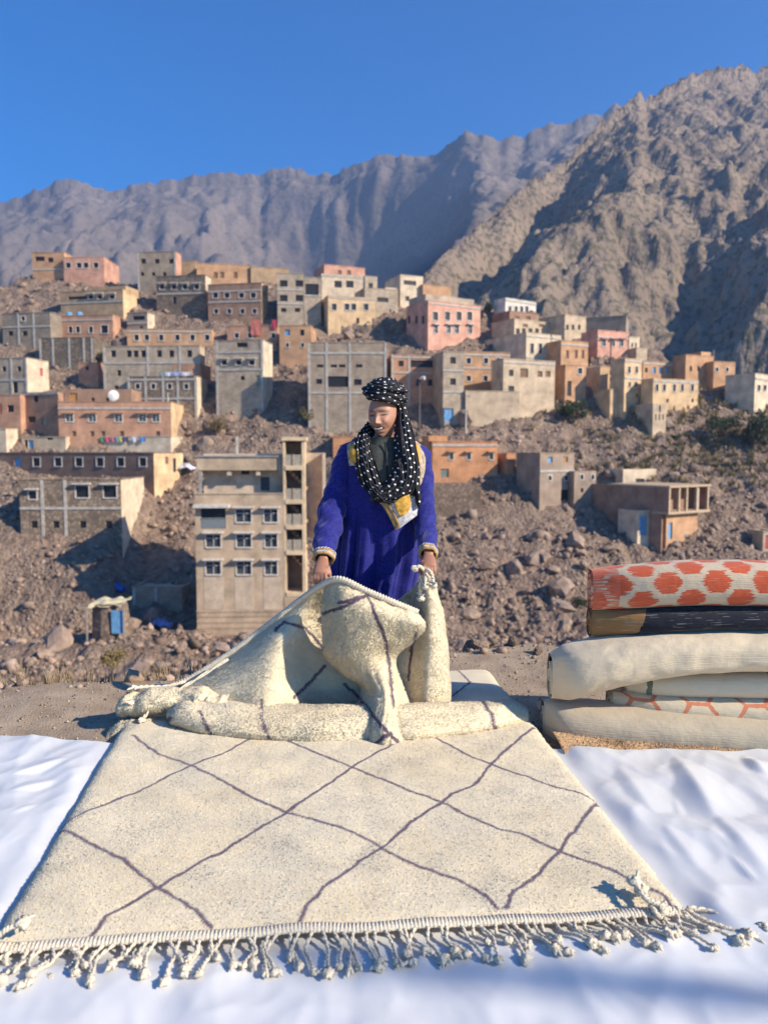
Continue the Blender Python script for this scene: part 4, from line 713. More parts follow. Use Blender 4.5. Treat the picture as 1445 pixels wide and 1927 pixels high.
def _trans(m):
    t = m.node_tree; N = t.nodes; b = N['Principled BSDF']; tr = N.new('ShaderNodeBsdfTranslucent'); mx = N.new('ShaderNodeMixShader'); mx.inputs[0].default_value = .2
    t.links.new(b.inputs['Base Color'].links[0].from_socket, tr.inputs[0]); t.links.new(b.outputs[0], mx.inputs[1]); t.links.new(tr.outputs[0], mx.inputs[2]); t.links.new(mx.outputs[0], N['Material Output'].inputs['Surface'])
_trans(M_WOOL)
def tufts(P, N, n, length, rad, lean, colf, name, parent, droop=.6, label=None):
    nr, nc, _ = P.shape; du = P[:-1, 1:] - P[:-1, :-1]; dv = P[1:, :-1] - P[:-1, :-1]; ar = np.linalg.norm(np.cross(du, dv), axis=-1).ravel(); ar = ar / ar.sum()
    k = RNG.choice(len(ar), n, p=ar); i, j = k // (nc - 1), k % (nc - 1); a, b = RNG.uniform(0, 1, (2, n, 1))
    base = P[i, j] * (1 - a) * (1 - b) + P[i, j + 1] * a * (1 - b) + P[i + 1, j] * (1 - a) * b + P[i + 1, j + 1] * a * b; nn = N[i, j]
    ang = 2.2 * fbm(base[:, 0] * 4, base[:, 1] * 4 + base[:, 2] * 5, 3, 12); rnd = RNG.normal(0, 1, (n, 3)) * .35
    flow = np.stack([np.cos(ang), np.sin(ang), 0 * ang], -1) * lean + np.array((0, 0, -1.)) * droop + rnd; flow = flow - nn * np.sum(flow * nn, 1, keepdims=True)
    dr = nn * .75 + flow * .9; dr /= np.linalg.norm(dr, axis=1, keepdims=True); L = length * RNG.uniform(.6, 1.25, (n, 1)); base = base - nn * .004
    t1 = np.cross(dr, RNG.normal(0, 1, (n, 3))); t1 /= np.linalg.norm(t1, axis=1, keepdims=True) + 1e-9; t2 = np.cross(dr, t1); r = rad * RNG.uniform(.7, 1.25, (n, 1))
    rings = []
    for h, q in ((0, 1.0),):
        for m in range(3): c, s = math.cos(m * 2.0944), math.sin(m * 2.0944); rings.append(base + dr * L * h + (t1 * c + t2 * s) * r * q)
    rings.append(base + dr * L + np.array((0, 0, -1.)) * L * .12); V = np.stack(rings, 1).reshape(-1, 3); o = np.arange(n)[:, None, None] * 4
    T = np.array([(0, 1, 3), (1, 2, 3), (2, 0, 3)])
    c = colf(base) * RNG.uniform(.93, 1.06, (n, 1)); C = np.repeat(c, 4, 0).reshape(n, 4, 3).copy()
    ob = mesh(name, V, (o + T[None]).reshape(-1, 3), M_WOOL, parent, smooth=True, col=C.reshape(-1, 3)); tag(ob, kind='stuff'); return ob
rug_c = ground(650, 1560, 0)
RUG = empty('shag_rug', (0, 3.1, .02)); tag(RUG, 'large cream shag rug with purple diamond lines, its far end lifted by the man', 'rug')
def rp_(P): return np.asarray(P) - np.array((0, 3.1, .02))
# flat field: corners on the ground
cNL, cNR, cFL, cFR = [np.array(ground(*c, .04)[:2]) for c in ((-22, 1772), (1292, 1706), (222, 1375), (925, 1262))]
cFL = cNL + (cFL - cNL) * 1.45
nu, nv = 330, 330; A, Bq = np.meshgrid(np.linspace(0, 1, nu), np.linspace(0, 1, nv))
XY = (cNL * (1 - A)[..., None] + cNR * A[..., None]) * (1 - Bq)[..., None] + (cFL * (1 - A)[..., None] + cFR * A[..., None]) * Bq[..., None]
side = .012 * fbm(A * 0 + 3, Bq * 7, 3, 8); XY[..., 0] += side * (np.abs(A - .5) * 2) ** 4; XY[..., 1] += .012 * fbm(A * 5, A * 0 + 2, 3, 14) * (1 - Bq)
ed = np.minimum(np.minimum(A, 1 - A) * 2.05, np.minimum(Bq + .02, 2)) ; Zf = .012 + .036 * (1 - np.exp(-ed / .022)) + .006 * fbm(XY[..., 0] * 2.5, XY[..., 1] * 2.5, 3, 19)
PF = np.stack([XY[..., 0], XY[..., 1], Zf], -1)
bot = PF.copy(); NF = normals(PF); NF *= np.sign(NF[..., 2:3])
mesh('flat_field', rp_(PF.reshape(-1, 3)), grid_faces(nv, nu), M_WOOL, RUG, smooth=True, col=colour(PF.reshape(-1, 3), line_flat(PF.reshape(-1, 3))))
vis = PF[: int(nv * .86)]; o = tufts(vis, NF[: int(nv * .86)], 150000, .0095, .0034, .32, lambda p: colour(p, line_flat(p)), 'pile', RUG, droop=.0); o.location = (0, -3.1, -.02)
# draped sheets
def sheet(name, ctrl, nr, nc, n, side=1, wr=.006, length=.0135, rad=.0040, closed=False):
    C = np.array([[at(*q) for q in row] for row in ctrl]); P = cr2(C, nr, nc); N = normals(P)
    if side < 0: N = -N
    f = fbm(np.linspace(0, 9, nc)[None] + np.linspace(0, 3, nr)[:, None], np.linspace(0, 5, nr)[:, None] + 0 * P[..., 0], 3, 44); P = P + N * (wr * f)[..., None]
    cf = lambda p: colour(p, line_hang(p), .0078)
    o = mesh(name, rp_(P.reshape(-1, 3)), grid_faces(nr, nc), M_WOOL, RUG, smooth=True, col=cf(P.reshape(-1, 3)))
    md = o.modifiers.new('thick', 'SOLIDIFY'); md.thickness = .005; md.offset = 0
    t = tufts(P, N, n, length, rad, .2, cf, 'pile', o, droop=.35); t.matrix_parent_inverse = Matrix.Identity(4); t.location = (0, -3.1, -.02); return P, N
# lifted tent (rows bottom -> top)
top = [(250, 1322, 4.10), (350, 1284, 4.20), (440, 1227, 4.22), (520, 1167, 4.20), (560, 1136, 4.17), (602, 1104, 4.10), (640, 1124, 4.18), (690, 1142, 4.26), (735, 1136, 4.26), (775, 1108, 4.20), (800, 1080, 4.08), (818, 1102, 4.12), (812, 1112, 4.3)]
m2 = [(245, 1330, 4.06), (346, 1302, 4.11), (436, 1256, 4.10), (520, 1204, 4.07), (556, 1180, 4.12), (592, 1160, 4.19), (640, 1170, 4.23), (690, 1180, 4.25), (735, 1180, 4.25), (775, 1165, 4.20), (806, 1140, 4.06), (832, 1160, 4.14), (828, 1170, 4.36)]
m1 = [(240, 1340, 4.02), (342, 1322, 4.02), (432, 1292, 4.0), (508, 1262, 3.99), (548, 1250, 4.08), (590, 1240, 4.17), (640, 1240, 4.20), (690, 1240, 4.20), (735, 1240, 4.20), (772, 1235, 4.16), (808, 1225, 4.04), (841, 1232, 4.14), (838, 1240, 4.42)]
b0 = [(238, 1352, 3.98), (340, 1345, 3.95), (430, 1342, 3.92), (498, 1340, 3.88), (545, 1338, 3.98), (590, 1336, 4.10), (640, 1336, 4.12), (690, 1336, 4.12), (735, 1336, 4.10), (770, 1334, 4.06), (806, 1332, 4.0), (843, 1334, 4.10), (842, 1330, 4.45)]
PT, NT = sheet('lifted_sheet', [b0, m1, m2, top], 110, 260, 80000, side=1)
# front flap that falls over towards the viewer
FL = [[(609, 1104, 4.06), (640, 1092, 4.00), (690, 1115, 3.98), (740, 1136, 3.97), (782, 1153, 3.98), (797, 1170, 4.05)],
      [(606, 1142, 4.03), (640, 1142, 3.93), (690, 1150, 3.90), (740, 1163, 3.90), (782, 1174, 3.92), (798, 1182, 4.02)],
      [(606, 1190, 4.03), (640, 1190, 3.91), (690, 1194, 3.88), (735, 1200, 3.91), (768, 1202, 3.97), (782, 1204, 4.10)],
      [(611, 1230, 4.04), (640, 1236, 3.91), (685, 1235, 3.88), (722, 1232, 3.94), (738, 1234, 4.02), (746, 1232, 4.14)],
      [(640, 1262, 4.05), (662, 1270, 3.93), (692, 1268, 3.88), (720, 1265, 3.88), (736, 1266, 3.95), (748, 1266, 4.1)],
      [(680, 1290, 4.04), (696, 1300, 3.90), (714, 1306, 3.80), (732, 1312, 3.78), (748, 1316, 3.86), (764, 1315, 4.04)],
      [(664, 1345, 3.92), (692, 1356, 3.74), (713, 1366, 3.65), (732, 1370, 3.64), (756, 1370, 3.70), (782, 1360, 3.92)],
      [(650, 1392, 3.84), (688, 1404, 3.66), (713, 1410, 3.59), (734, 1410, 3.58), (762, 1406, 3.63), (798, 1392, 3.82)]]
sheet('front_flap', FL, 170, 120, 48000, side=-1, length=.015, rad=.0042, wr=.008)
def roll(name, pts, n, seed, nring=90, na=34, squash=.76):
    C = np.array([at(x, y, Y) for x, y, Y, r in pts]); R = np.array([r for *_, r in pts]); path = cr1(C, nring); path[:, 2] += .018 * fbm(np.linspace(0, 5, nring), np.zeros(nring) + seed, 2, seed); path[:, 1] += .03 * fbm(np.linspace(0, 4, nring), np.zeros(nring) + seed + 9, 2, seed); rad = np.maximum(cr1(R[:, None], nring)[:, 0], .012)
    a = np.arange(na + 1) / na * 2 * np.pi; s = np.linspace(0, 1, nring)[:, None]
    rr = rad[:, None] * (1 + .17 * fbm(s * 5 + 0 * a, np.cos(a) * 1.0 + 0 * s, 3, seed) + .05 * fbm(s * 14, np.sin(a) * 2 + np.cos(a), 2, seed + 1))
    P = np.stack([path[:, 0:1] + 0 * rr, path[:, 1:2] + np.cos(a) * rr * 1.3, path[:, 2:3] + np.sin(a) * rr * squash], -1); N = normals(P); c = P.mean(1, keepdims=True); N = np.where(np.sum(N * (P - c), -1, keepdims=True) > 0, N, -N)
    cf = lambda p: colour(p, line_hang(p), .0078)
    o = mesh(name, rp_(P.reshape(-1, 3)), grid_faces(nring, na + 1), M_WOOL, RUG, smooth=True, col=cf(P.reshape(-1, 3)))
    t = tufts(P, N, int(n * 3.0), .0125, .0040, .2, cf, 'pile', o, droop=.35); t.location = (0, -3.1, -.02)
roll('rolled_fold', [(318, 1342, 3.92, .03), (345, 1346, 3.89, .080), (420, 1356, 3.85, .112), (560, 1366, 3.82, .136), (690, 1368, 3.82, .138), (800, 1366, 3.84, .130), (900, 1354, 3.90, .108), (960, 1347, 3.97, .090), (986, 1345, 4.0, .06), (992, 1345, 4.0, .012)], 17000, 3)
roll('lower_fold', [(206, 1388, 3.90, .012), (214, 1382, 3.91, .055), (260, 1374, 3.93, .078), (330, 1376, 3.92, .072), (400, 1384, 3.92, .062), (445, 1390, 3.92, .045)], 5200, 5)
roll('corner_fold', [(226, 1326, 4.02, .012), (234, 1326, 4.01, .06), (270, 1322, 4.0, .075), (330, 1316, 3.98, .066), (390, 1312, 3.98, .058), (428, 1318, 3.99, .025)], 4200, 8)
roll('inner_fold', [(330, 1344, 3.93, .012), (345, 1336, 3.93, .05), (385, 1325, 3.94, .06), (430, 1318, 3.95, .035)], 2200, 9)
M_BIND = mat('rug_binding', (.70, .61, .46), rough=.9, var=.1, vs=40, bump=.5, bs=150)
def binding(name, path, wid, thick, ribs):
    path = np.asarray(path); n = len(path); T = np.gradient(path, axis=0); T /= np.linalg.norm(T, axis=1, keepdims=True); Bv = np.cross(T, (0, 0, 1.)); Bv /= np.linalg.norm(Bv, axis=1, keepdims=True); Nv = np.cross(Bv, T)
    s = np.concatenate([[0], np.cumsum(np.linalg.norm(np.diff(path, axis=0), axis=1))]); k = 1 + .22 * np.sin(s * 2 * np.pi / ribs); a = np.arange(10) / 10 * 2 * np.pi
    R = path[:, None] + Bv[:, None] * (np.cos(a)[None, :, None] * wid) + Nv[:, None] * (np.sin(a)[None, :, None] * (thick * k)[:, None, None]); return mesh(name, *(lambda v, f: (rp_(v), f))(*loft(R)), M_BIND, RUG, smooth=True)
near = PF[0] + np.array((0, -.018, .004)); binding('edge_binding', cr1(near[::6], 900), .022, .010, .0115)
lift = np.array([at(*q) for q in [(252, 1318, 4.08), (300, 1298, 4.12), (350, 1281, 4.19), (440, 1224, 4.21), (520, 1164, 4.19), (560, 1133, 4.16), (604, 1102, 4.06), (640, 1090, 3.99), (690, 1112, 3.97), (740, 1133, 3.96), (786, 1152, 3.98)]])
binding('edge_binding', cr1(lift, 520), .014, .016, .016)
# fringe: twisted cords with woolly ends
def cord(path, r, name='fringe_cord', knot=.017):
    path = cr1(np.asarray(path), 26); parts = []
    for ph in (0, math.pi):
        T = np.gradient(path, axis=0); T /= np.linalg.norm(T, axis=1, keepdims=True); u = np.cross(T, (0, 0, 1.)); u /= np.linalg.norm(u, axis=1, keepdims=True) + 1e-9; v = np.cross(u, T); a = np.arange(26) * .95 + ph
        parts.append(tube(path + (np.cos(a)[:, None] * u + np.sin(a)[:, None] * v) * r * .55, r * .72, 6))
    o = mesh(name, *(lambda v, f: (rp_(v), f))(*merge(parts)), M_BIND, RUG, smooth=True)
    e = path[-1]; dirn = path[-1] - path[-4]; dirn /= np.linalg.norm(dirn); V = []; F = []; k = 0
    g = np.stack(np.meshgrid(np.linspace(0, np.pi, 8), np.arange(12) / 12 * 2 * np.pi, indexing='ij'), -1).reshape(-1, 2); dv = np.stack([np.sin(g[:, 0]) * np.cos(g[:, 1]), np.sin(g[:, 0]) * np.sin(g[:, 1]), np.cos(g[:, 0])], -1)
    rr = knot * (1 + .22 * RNG.normal(0, 1, (len(dv), 1))); P = e + dirn * knot * .6 + dv * rr * np.array((1, 1, .75)); P[:, 2] = np.maximum(P[:, 2], .018)
    strands = []
    for q in range(7):
        dd = dirn * RNG.uniform(.5, 1.2) + RNG.normal(0, .5, 3); dd[2] = abs(dd[2]) * .4; strands.append(tube([e, e + dd * knot * 1.0, e + dd * knot * 1.35 + (0, 0, -.004)], np.array([.006, .0055, .003]), 5))
    mesh('tassel', *(lambda v, f: (rp_(v), f))(*merge([(P, [tuple(f) for f in grid_faces(8, 12, True)])] + strands)), M_BIND, o, smooth=True)
NC = 66
for k in range(NC):
    f = (k + .5 + RNG.uniform(-.25, .25)) / NC; b = near[int(f * (nu - 1))] + np.array((0, -.02, 0)); L = RNG.uniform(.07, .16) * (1.1 if f < .35 else 1)
    sx = (.02 + .9 * max(0, f - .3)) * RNG.uniform(.5, 1.3) if f > .3 else RNG.uniform(-.35, .4); dirv = np.array((sx, -1, 0)); dirv /= np.linalg.norm(dirv); q = np.array((-dirv[1], dirv[0], 0)) * RNG.uniform(-.03, .03)
    p3 = b + dirv * L; z = lambda p: np.array((p[0], p[1], float(sheet_z(np.array(p[0]), np.array(p[1]))) + .012))
    cord([b, z(b + dirv * L * .35 + q), z(b + dirv * L * .7 + q * .4), z(p3)], .0050, knot=RNG.uniform(.010, .018))
def gz(x, y, h): p = ground(x, y, h); return p
for pth in ([(1292, 1708, .03), (1335, 1715, .025), (1375, 1735, .025), (1428, 1748, .025)], [(1290, 1712, .03), (1320, 1730, .025), (1360, 1745, .025), (1400, 1758, .025)], [(1285, 1716, .03), (1310, 1738, .025), (1350, 1752, .025), (1382, 1768, .025)],
            [(1262, 1712, .05), (1235, 1700, .07), (1212, 1690, .08), (1196, 1664, .09)], [(1250, 1712, .05), (1240, 1725, .04), (1225, 1705, .06), (1210, 1680, .07)], [(1270, 1712, .04), (1255, 1720, .04), (1250, 1700, .05), (1245, 1708, .05)], [(20, 1775, .04), (15, 1790, .03), (10, 1810, .025), (18, 1838, .02)], [(40, 1775, .04), (50, 1790, .03), (42, 1810, .025), (40, 1832, .02)],
            [(135, 1785, .04), (150, 1800, .03), (130, 1822, .025), (104, 1840, .02)], [(-8, 1768, .06), (5, 1755, .08), (20, 1745, .09), (34, 1740, .09)]):
    cord([gz(*p) for p in pth], .0072, knot=.022)
for pth in ([(604, 1105, 4.05), (590, 1115, 4.03), (575, 1125, 4.02), (568, 1132, 4.02)],):
    pass
for pth in ([(350, 1283, 4.16), (310, 1292, 4.1), (280, 1292, 4.05), (255, 1294, 4.0)], [(430, 1240, 4.12), (350, 1290, 4.02), (300, 1315, 3.94), (270, 1352, 3.88)], [(300, 1300, 4.05), (275, 1310, 3.98), (262, 1318, 3.95), (250, 1322, 3.93)],
            [(800, 1078, 4.03), (803, 1072, 3.99), (812, 1080, 3.97), (815, 1098, 3.97)], [(800, 1076, 4.02), (793, 1068, 3.98), (788, 1066, 3.97), (784, 1068, 3.97)], [(800, 1080, 4.02), (794, 1090, 3.99), (790, 1105, 3.99), (792, 1122, 4.0)], [(802, 1080, 4.02), (800, 1086, 3.98), (800, 1092, 3.97), (800, 1100, 3.97)]):
    cord([at(*p) for p in pth], .0085, knot=.020)

# --- stack of rolled rugs at right
def fabric(name, kind):
    m = mat(name, (1, 1, 1), rough=.95, var=0, col2=(.86, .86, .86), vs=50, bump=.6, bs=160, attr=False, spec=.1, dist=.004, sheen=.15)
    t = m.node_tree; N = t.nodes; L = t.links; b = N['Principled BSDF']; uv = N.new('ShaderNodeUVMap'); uv.uv_map = 'UVMap'; sp = N.new('ShaderNodeSeparateXYZ'); L.new(uv.outputs[0], sp.inputs[0])
    def mth(op, a, c=None):
        n = N.new('ShaderNodeMath'); n.operation = op
        for i, q in enumerate((a, c)):
            if q is None: continue
            if isinstance(q, (int, float)): n.inputs[i].default_value = q
            else: L.new(q, n.inputs[i])
        return n.outputs[0]
    nz = N.new('ShaderNodeTexNoise'); nz.inputs['Scale'].default_value = 35; nz.inputs['Detail'].default_value = 3; L.new(uv.outputs[0], nz.inputs[0])
    st = N.new('ShaderNodeTexNoise'); st.inputs['Scale'].default_value = 1; mp = N.new('ShaderNodeMapping'); mp.inputs['Scale'].default_value = (9, 170, 1); L.new(uv.outputs[0], mp.inputs[0]); L.new(mp.outputs[0], st.inputs[0])
    jx = mth('ADD', sp.outputs[0], mth('MULTIPLY', mth('SUBTRACT', nz.outputs[0], .5), .02)); jy = mth('ADD', sp.outputs[1], mth('MULTIPLY', mth('SUBTRACT', nz.outputs[0], .5), .012))
    def mix(f, a, c):
        n = N.new('ShaderNodeMixRGB'); L.new(f, n.inputs[0])
        for i, q in ((1, a), (2, c)):
            if isinstance(q, tuple): n.inputs[i].default_value = (*q, 1)
            else: L.new(q, n.inputs[i])
        return n.outputs[0]
    def hexd(x, y, cx, cy):            # distance-to-hex-centre in a staggered lattice
        out = None
        for ox, oy in ((0, 0), (.5, .5)):
            fx = mth('ABSOLUTE', mth('SUBTRACT', mth('FRACT', mth('ADD', mth('DIVIDE', x, cx), ox)), .5)); fy = mth('ABSOLUTE', mth('SUBTRACT', mth('FRACT', mth('ADD', mth('DIVIDE', y, cy), oy)), .5))
            ax = mth('MULTIPLY', fx, cx); ay = mth('MULTIPLY', fy, cy); d = mth('MAXIMUM', mth('ADD', mth('MULTIPLY', ax, .86), mth('MULTIPLY', ay, .5)), ay); out = d if out is None else mth('MINIMUM', out, d)
        return out
    if kind == 'spots':
        jx = mth('ADD', jx, mth('MULTIPLY', mth('SUBTRACT', st.outputs[0], .5), .075)); d = hexd(jx, jy, .225, .195); f = mth('LESS_THAN', d, .058); strk = mth('GREATER_THAN', st.outputs[0], .66); c = mix(f, (.58, .46, .31), (.56, .11, .05)); near0 = mth('LESS_THAN', sp.outputs[0], .12)
        c = mix(mth('MULTIPLY', near0, mth('GREATER_THAN', st.outputs[0], .46)), c, (.62, .15, .08)); c = mix(mth('MULTIPLY', mth('MULTIPLY', strk, f), .35), c, (.72, .6, .46))
    elif kind == 'black':
        f = mth('GREATER_THAN', jx, mth('ADD', .10, mth('MULTIPLY', sp.outputs[1], .34))); c = mix(f, (.30, .165, .065), (.025, .026, .034)); c = mix(mth('MULTIPLY', mth('GREATER_THAN', st.outputs[0], .64), .35), c, (.5, .45, .38))
    elif kind == 'green':
        u = mth('FRACT', mth('DIVIDE', jx, .19)); f = mth('LESS_THAN', mth('ABSOLUTE', mth('SUBTRACT', u, .5)), .065); h = mth('GREATER_THAN', mth('SINE', mth('MULTIPLY', mth('FLOOR', mth('DIVIDE', jx, .19)), 5.1)), -.6)
        hh_ = mth('GREATER_THAN', mth('FRACT', mth('DIVIDE', sp.outputs[1], .42)), .04); c = mix(mth('MULTIPLY', mth('MULTIPLY', f, h), hh_), (.68, .58, .40), (.11, .15, .10))
    elif kind == 'hexline':
        d = hexd(jx, jy, .26, .155); f = mth('GREATER_THAN', d, .0655); c = mix(f, (.64, .53, .36), (.62, .20, .10))
    elif kind == 'cream': c = mix(mth('MULTIPLY', st.outputs[0], .5), (.74, .60, .40), (.62, .50, .33))
    else: c = mix(mth('MULTIPLY', st.outputs[0], .7), (.55, .455, .315), (.44, .36, .245))
    c = mix(mth('MULTIPLY', nz.outputs[0], .25), c, (.36, .31, .24)) if kind in ('cream', 'grey', 'green', 'hexline') else c
    L.new(c, b.inputs['Base Color']); bm = [n for n in N if n.type == 'BUMP'][0]; ad = mth('ADD', mth('MULTIPLY', st.outputs[0], 1.2), nz.outputs[0]); L.new(ad, bm.inputs['Height'])
    return m
def rug_roll(name, label, kind, path, hw, hd, seed, spiral=3, endpx=None, sq=2.6, wav=.03):
    """a rolled rug: path of (px,py,Y) along its top-front axis; hw/hd half height and half depth; open spiral end at the left"""
    x0_ = at(*path[0])[0]; C = np.array([at(x, y, Y - .16 * max(0, at(x, y, Y)[0] - x0_) / 1.12) for x, y, Y in path]); n = 110; P0 = cr1(C, n); H = cr1(np.array(hw)[:, None], n)[:, 0]; D = cr1(np.array(hd)[:, None], n)[:, 0]
    a = np.linspace(np.pi, 3 * np.pi, 49); s = np.concatenate([[0], np.cumsum(np.linalg.norm(np.diff(P0, axis=0), axis=1))])
    ca = np.sign(np.cos(a)) * np.abs(np.cos(a)) ** (2 / sq); sa = np.sign(np.sin(a)) * np.abs(np.sin(a)) ** (2 / sq)
    w_ = 1 + wav * fbm(s[:, None] * 2.6 + 0 * a, 1.5 * np.cos(a) + 0 * s[:, None], 3, seed) + .4 * wav * fbm(s[:, None] * 9 + 0 * a, 3 * np.sin(a) + 0 * s[:, None], 2, seed + 1)
    P = np.stack([P0[:, :1] + 0 * w_, P0[:, 1:2] - ca * D[:, None] * w_, P0[:, 2:3] + sa * H[:, None] * w_], -1)
    e = empty(name, (P0[0][0], P0[0][1], P[..., 2].min())); tag(e, label, 'rug roll', 'rugs stacked at right'); L0 = np.array(e.location)
    arc = np.concatenate([[0], np.cumsum(np.linalg.norm(np.diff(P[n // 2], axis=0), axis=1))]); uv = np.stack(np.broadcast_arrays(s[:, None], arc[None]), -1).reshape(-1, 2); m = fabric('weave_' + name, kind)
    mesh('outer_wrap', P.reshape(-1, 3) - L0, grid_faces(n, 49), m, e, smooth=True, uv=uv)
    # end: spiral of layers, slightly proud of each other
    th = np.linspace(0, spiral * 2 * np.pi, 40 * spiral); k = 1 - .92 * th / th[-1] * .96; cth = np.sign(np.cos(th)) * np.abs(np.cos(th)) ** (2 / sq); sth = np.sign(np.sin(th)) * np.abs(np.sin(th)) ** (2 / sq)
    c0 = P0[0]; sp = np.stack([c0[0] + .004 + .012 * np.sin(th * .7), c0[1] - cth * D[0] * k, c0[2] + sth * H[0] * k], -1); pr = 3
    V = []; lay = .011
    for p, q in zip(sp, th):
        o = np.array((0, -math.cos(q), math.sin(q))) * lay * .5; V += [p - o + (.10, 0, 0), p - o, p + o, p + o + (.10, 0, 0)]
    uv2 = np.tile(np.array([(0.02, 0.3)]), (len(V), 1)) + np.random.default_rng(1).uniform(0, .02, (len(V), 2)); mesh('rolled_end', np.array(V) - L0, grid_faces(len(sp), 4, True), m, e, smooth=False, uv=uv2)
    v, f = loft([P[3] * (1 - t) + P0[3] * t for t in (.0, .5, .98)]); mesh('core', v - L0, f, m, e, uv=np.tile(np.array([(.02, .3)]), (len(v), 1)))
    return e
YS = 3.98
rug_roll('beige_rug_roll', 'thick plain grey beige rug roll at the bottom of the stack', 'grey', [(1020, 1362, YS), (1060, 1366, YS - .02), (1200, 1374, YS - .05), (1330, 1380, YS - .07), (1460, 1388, YS - .09), (1700, 1392, YS - .12)], [.128, .135, .132, .128, .125, .125], [.06, .16, .19, .19, .19, .19], 1, spiral=4)
rug_roll('hexagon_line_rug', 'cream rug roll with thin orange hexagon outlines, second from the bottom', 'hexline', [(1146, 1322, YS - .02), (1230, 1324, YS - .03), (1330, 1328, YS - .05), (1460, 1332, YS - .07), (1700, 1336, YS - .09)], [.075, .075, .076, .078, .078], [.07, .15, .165, .165, .165], 2)
rug_roll('green_dash_rug', 'cream rug roll with short dark green dashes in the middle of the stack', 'green', [(1172, 1280, YS), (1230, 1280, YS - .01), (1330, 1280, YS - .03), (1460, 1280, YS - .05), (1700, 1282, YS - .07)], [.062, .068, .070, .072, .072], [.07, .14, .155, .155, .155], 3)
rug_roll('cream_rug_roll', 'thick plain cream rug roll with drooping left end below the black one', 'cream', [(1034, 1272, YS - .04), (1070, 1262, YS - .05), (1150, 1242, YS - .05), (1250, 1226, YS - .04), (1350, 1220, YS - .04), (1460, 1220, YS - .05), (1700, 1222, YS - .06)], [.115, .130, .118, .108, .104, .104, .104], [.07, .16, .19, .19, .185, .185, .185], 4, spiral=3, wav=.07)
rug_roll('black_rug_roll', 'black woven rug roll with a brown end near the top of the stack', 'black', [(1108, 1170, YS), (1200, 1164, YS - .01), (1330, 1158, YS - .02), (1460, 1156, YS - .03), (1700, 1156, YS - .05)], [.074, .068, .062, .060, .060], [.06, .14, .16, .16, .16], 6, wav=.04)
rug_roll('orange_spot_rug', 'orange and cream rug roll with big hexagon spots on top of the stack', 'spots', [(1110, 1110, YS), (1180, 1103, YS - .01), (1290, 1096, YS - .02), (1400, 1096, YS - .03), (1500, 1100, YS - .04), (1700, 1104, YS - .05)], [.108, .108, .112, .112, .110, .110], [.06, .13, .16, .16, .16, .16], 7, spiral=4)
# shaggy tan rug under the stack
RT = empty('tan_shag_rug', (1.9, 3.85, .01)); tag(RT, 'tan shaggy rug lying on the ground under the stack of rolls', 'rug')
gx, gy = np.meshgrid(np.linspace(.86, 3.2, 120), np.linspace(3.56, 4.3, 40)); gz_ = .012 + .004 * fbm(gx * 5, gy * 5, 2, 3) + .012 * (1 - np.exp(-(gy - 3.56) / .03)); gy = gy + .02 * fbm(gx * 4, gx * 0, 3, 6) * (gy < 3.63); PP = np.stack([gx, gy, gz_], -1); NN = np.zeros_like(PP); NN[..., 2] = 1; NN[..., 1] = -.3
tc = lambda p: np.array((.62, .42, .24)) * (1 + .15 * fbm(p[:, 0] * 9, p[:, 1] * 9, 2, 5)[:, None])
mesh('rug_base', PP.reshape(-1, 3) - np.array(RT.location), grid_faces(40, 120), M_WOOL, RT, smooth=True, col=tc(PP.reshape(-1, 3))); o = tufts(PP[:14], NN[:14], 22000, .02, .0035, .5, tc, 'pile', RT, droop=.2); o.location = -RT.location
# ================================================================== THE MAN
YM = 4.58; M_SKIN = mat('skin', (1, 1, 1), rough=.5, var=0, col2=(.93, .9, .9), vs=60, bump=.08, bs=250, attr=True, spec=.35, dist=.002)
MAN = empty('person', (0, YM, .04)); tag(MAN, 'man in a blue robe and black dotted turban lifting the shag rug', 'person')
o0 = np.array((0, YM, .04)); lp = lambda V: np.asarray(V) - o0
SKIN = np.array((.41, .21, .132))
# --- head (own axes: x = picture right, -y = face, z up; origin between the ears)
nth, nph = 120, 110
th = np.linspace(-np.pi, np.pi, nth, endpoint=False); ph = np.linspace(0, np.pi, nph); TH, PH = np.meshgrid(th, ph)
x = np.sin(PH) * np.sin(TH); y = -np.sin(PH) * np.cos(TH); z = np.cos(PH)
hx, hy, hz = .076 * x, .094 * y, .120 * z
jaw = ss(.0, -.11, hz); hx = hx * (1 - .30 * jaw); front = np.clip(-y, 0, 1); hy = hy * (1 - .10 * jaw * (y > 0)) - .010 * jaw * front
cheekflat = .010 * front ** 2; hy = hy + cheekflat * ss(.02, .09, hz)
G = lambda cx, cz, sx, sz: np.exp(-((hx - cx) / sx) ** 2 - ((hz - cz) / sz) ** 2) * (y < 0)
sy = lambda cx, cz, sx, sz: G(cx, cz, sx, sz) + G(-cx, cz, sx, sz)
nose = .028 * np.exp(-(hx / .0105) ** 2) * ss(.03, -.024, hz) * (1 - ss(-.026, -.038, hz)) * (y < 0)
dsp = nose + .009 * sy(.012, -.029, .008, .008) - .011 * sy(.031, .016, .018, .010) + .0055 * sy(.031, .014, .012, .006) + .006 * sy(.028, .034, .020, .008) + .010 * sy(.042, -.022, .018, .018) \
    + .004 * G(0, -.050, .03, .006) - .012 * G(0, -.0575, .026, .0095) + .005 * G(0, -.071, .02, .006) + .010 * G(0, -.100, .022, .014) - .003 * G(0, -.083, .02, .005) - .004 * sy(.038, -.052, .006, .018)
hy = hy - dsp; eyes = sy(.031, .011, .015, .0034); brow = sy(.030, .033, .018, .0045); mouth = G(0, -.0575 + .0 , .027, .0095); lips = np.clip(G(0, -.0585, .033, .0145) - mouth * .7, 0, 1); stub = ss(-.035, -.06, hz) * front * .35 + .45 * G(0, -.044, .024, .006)
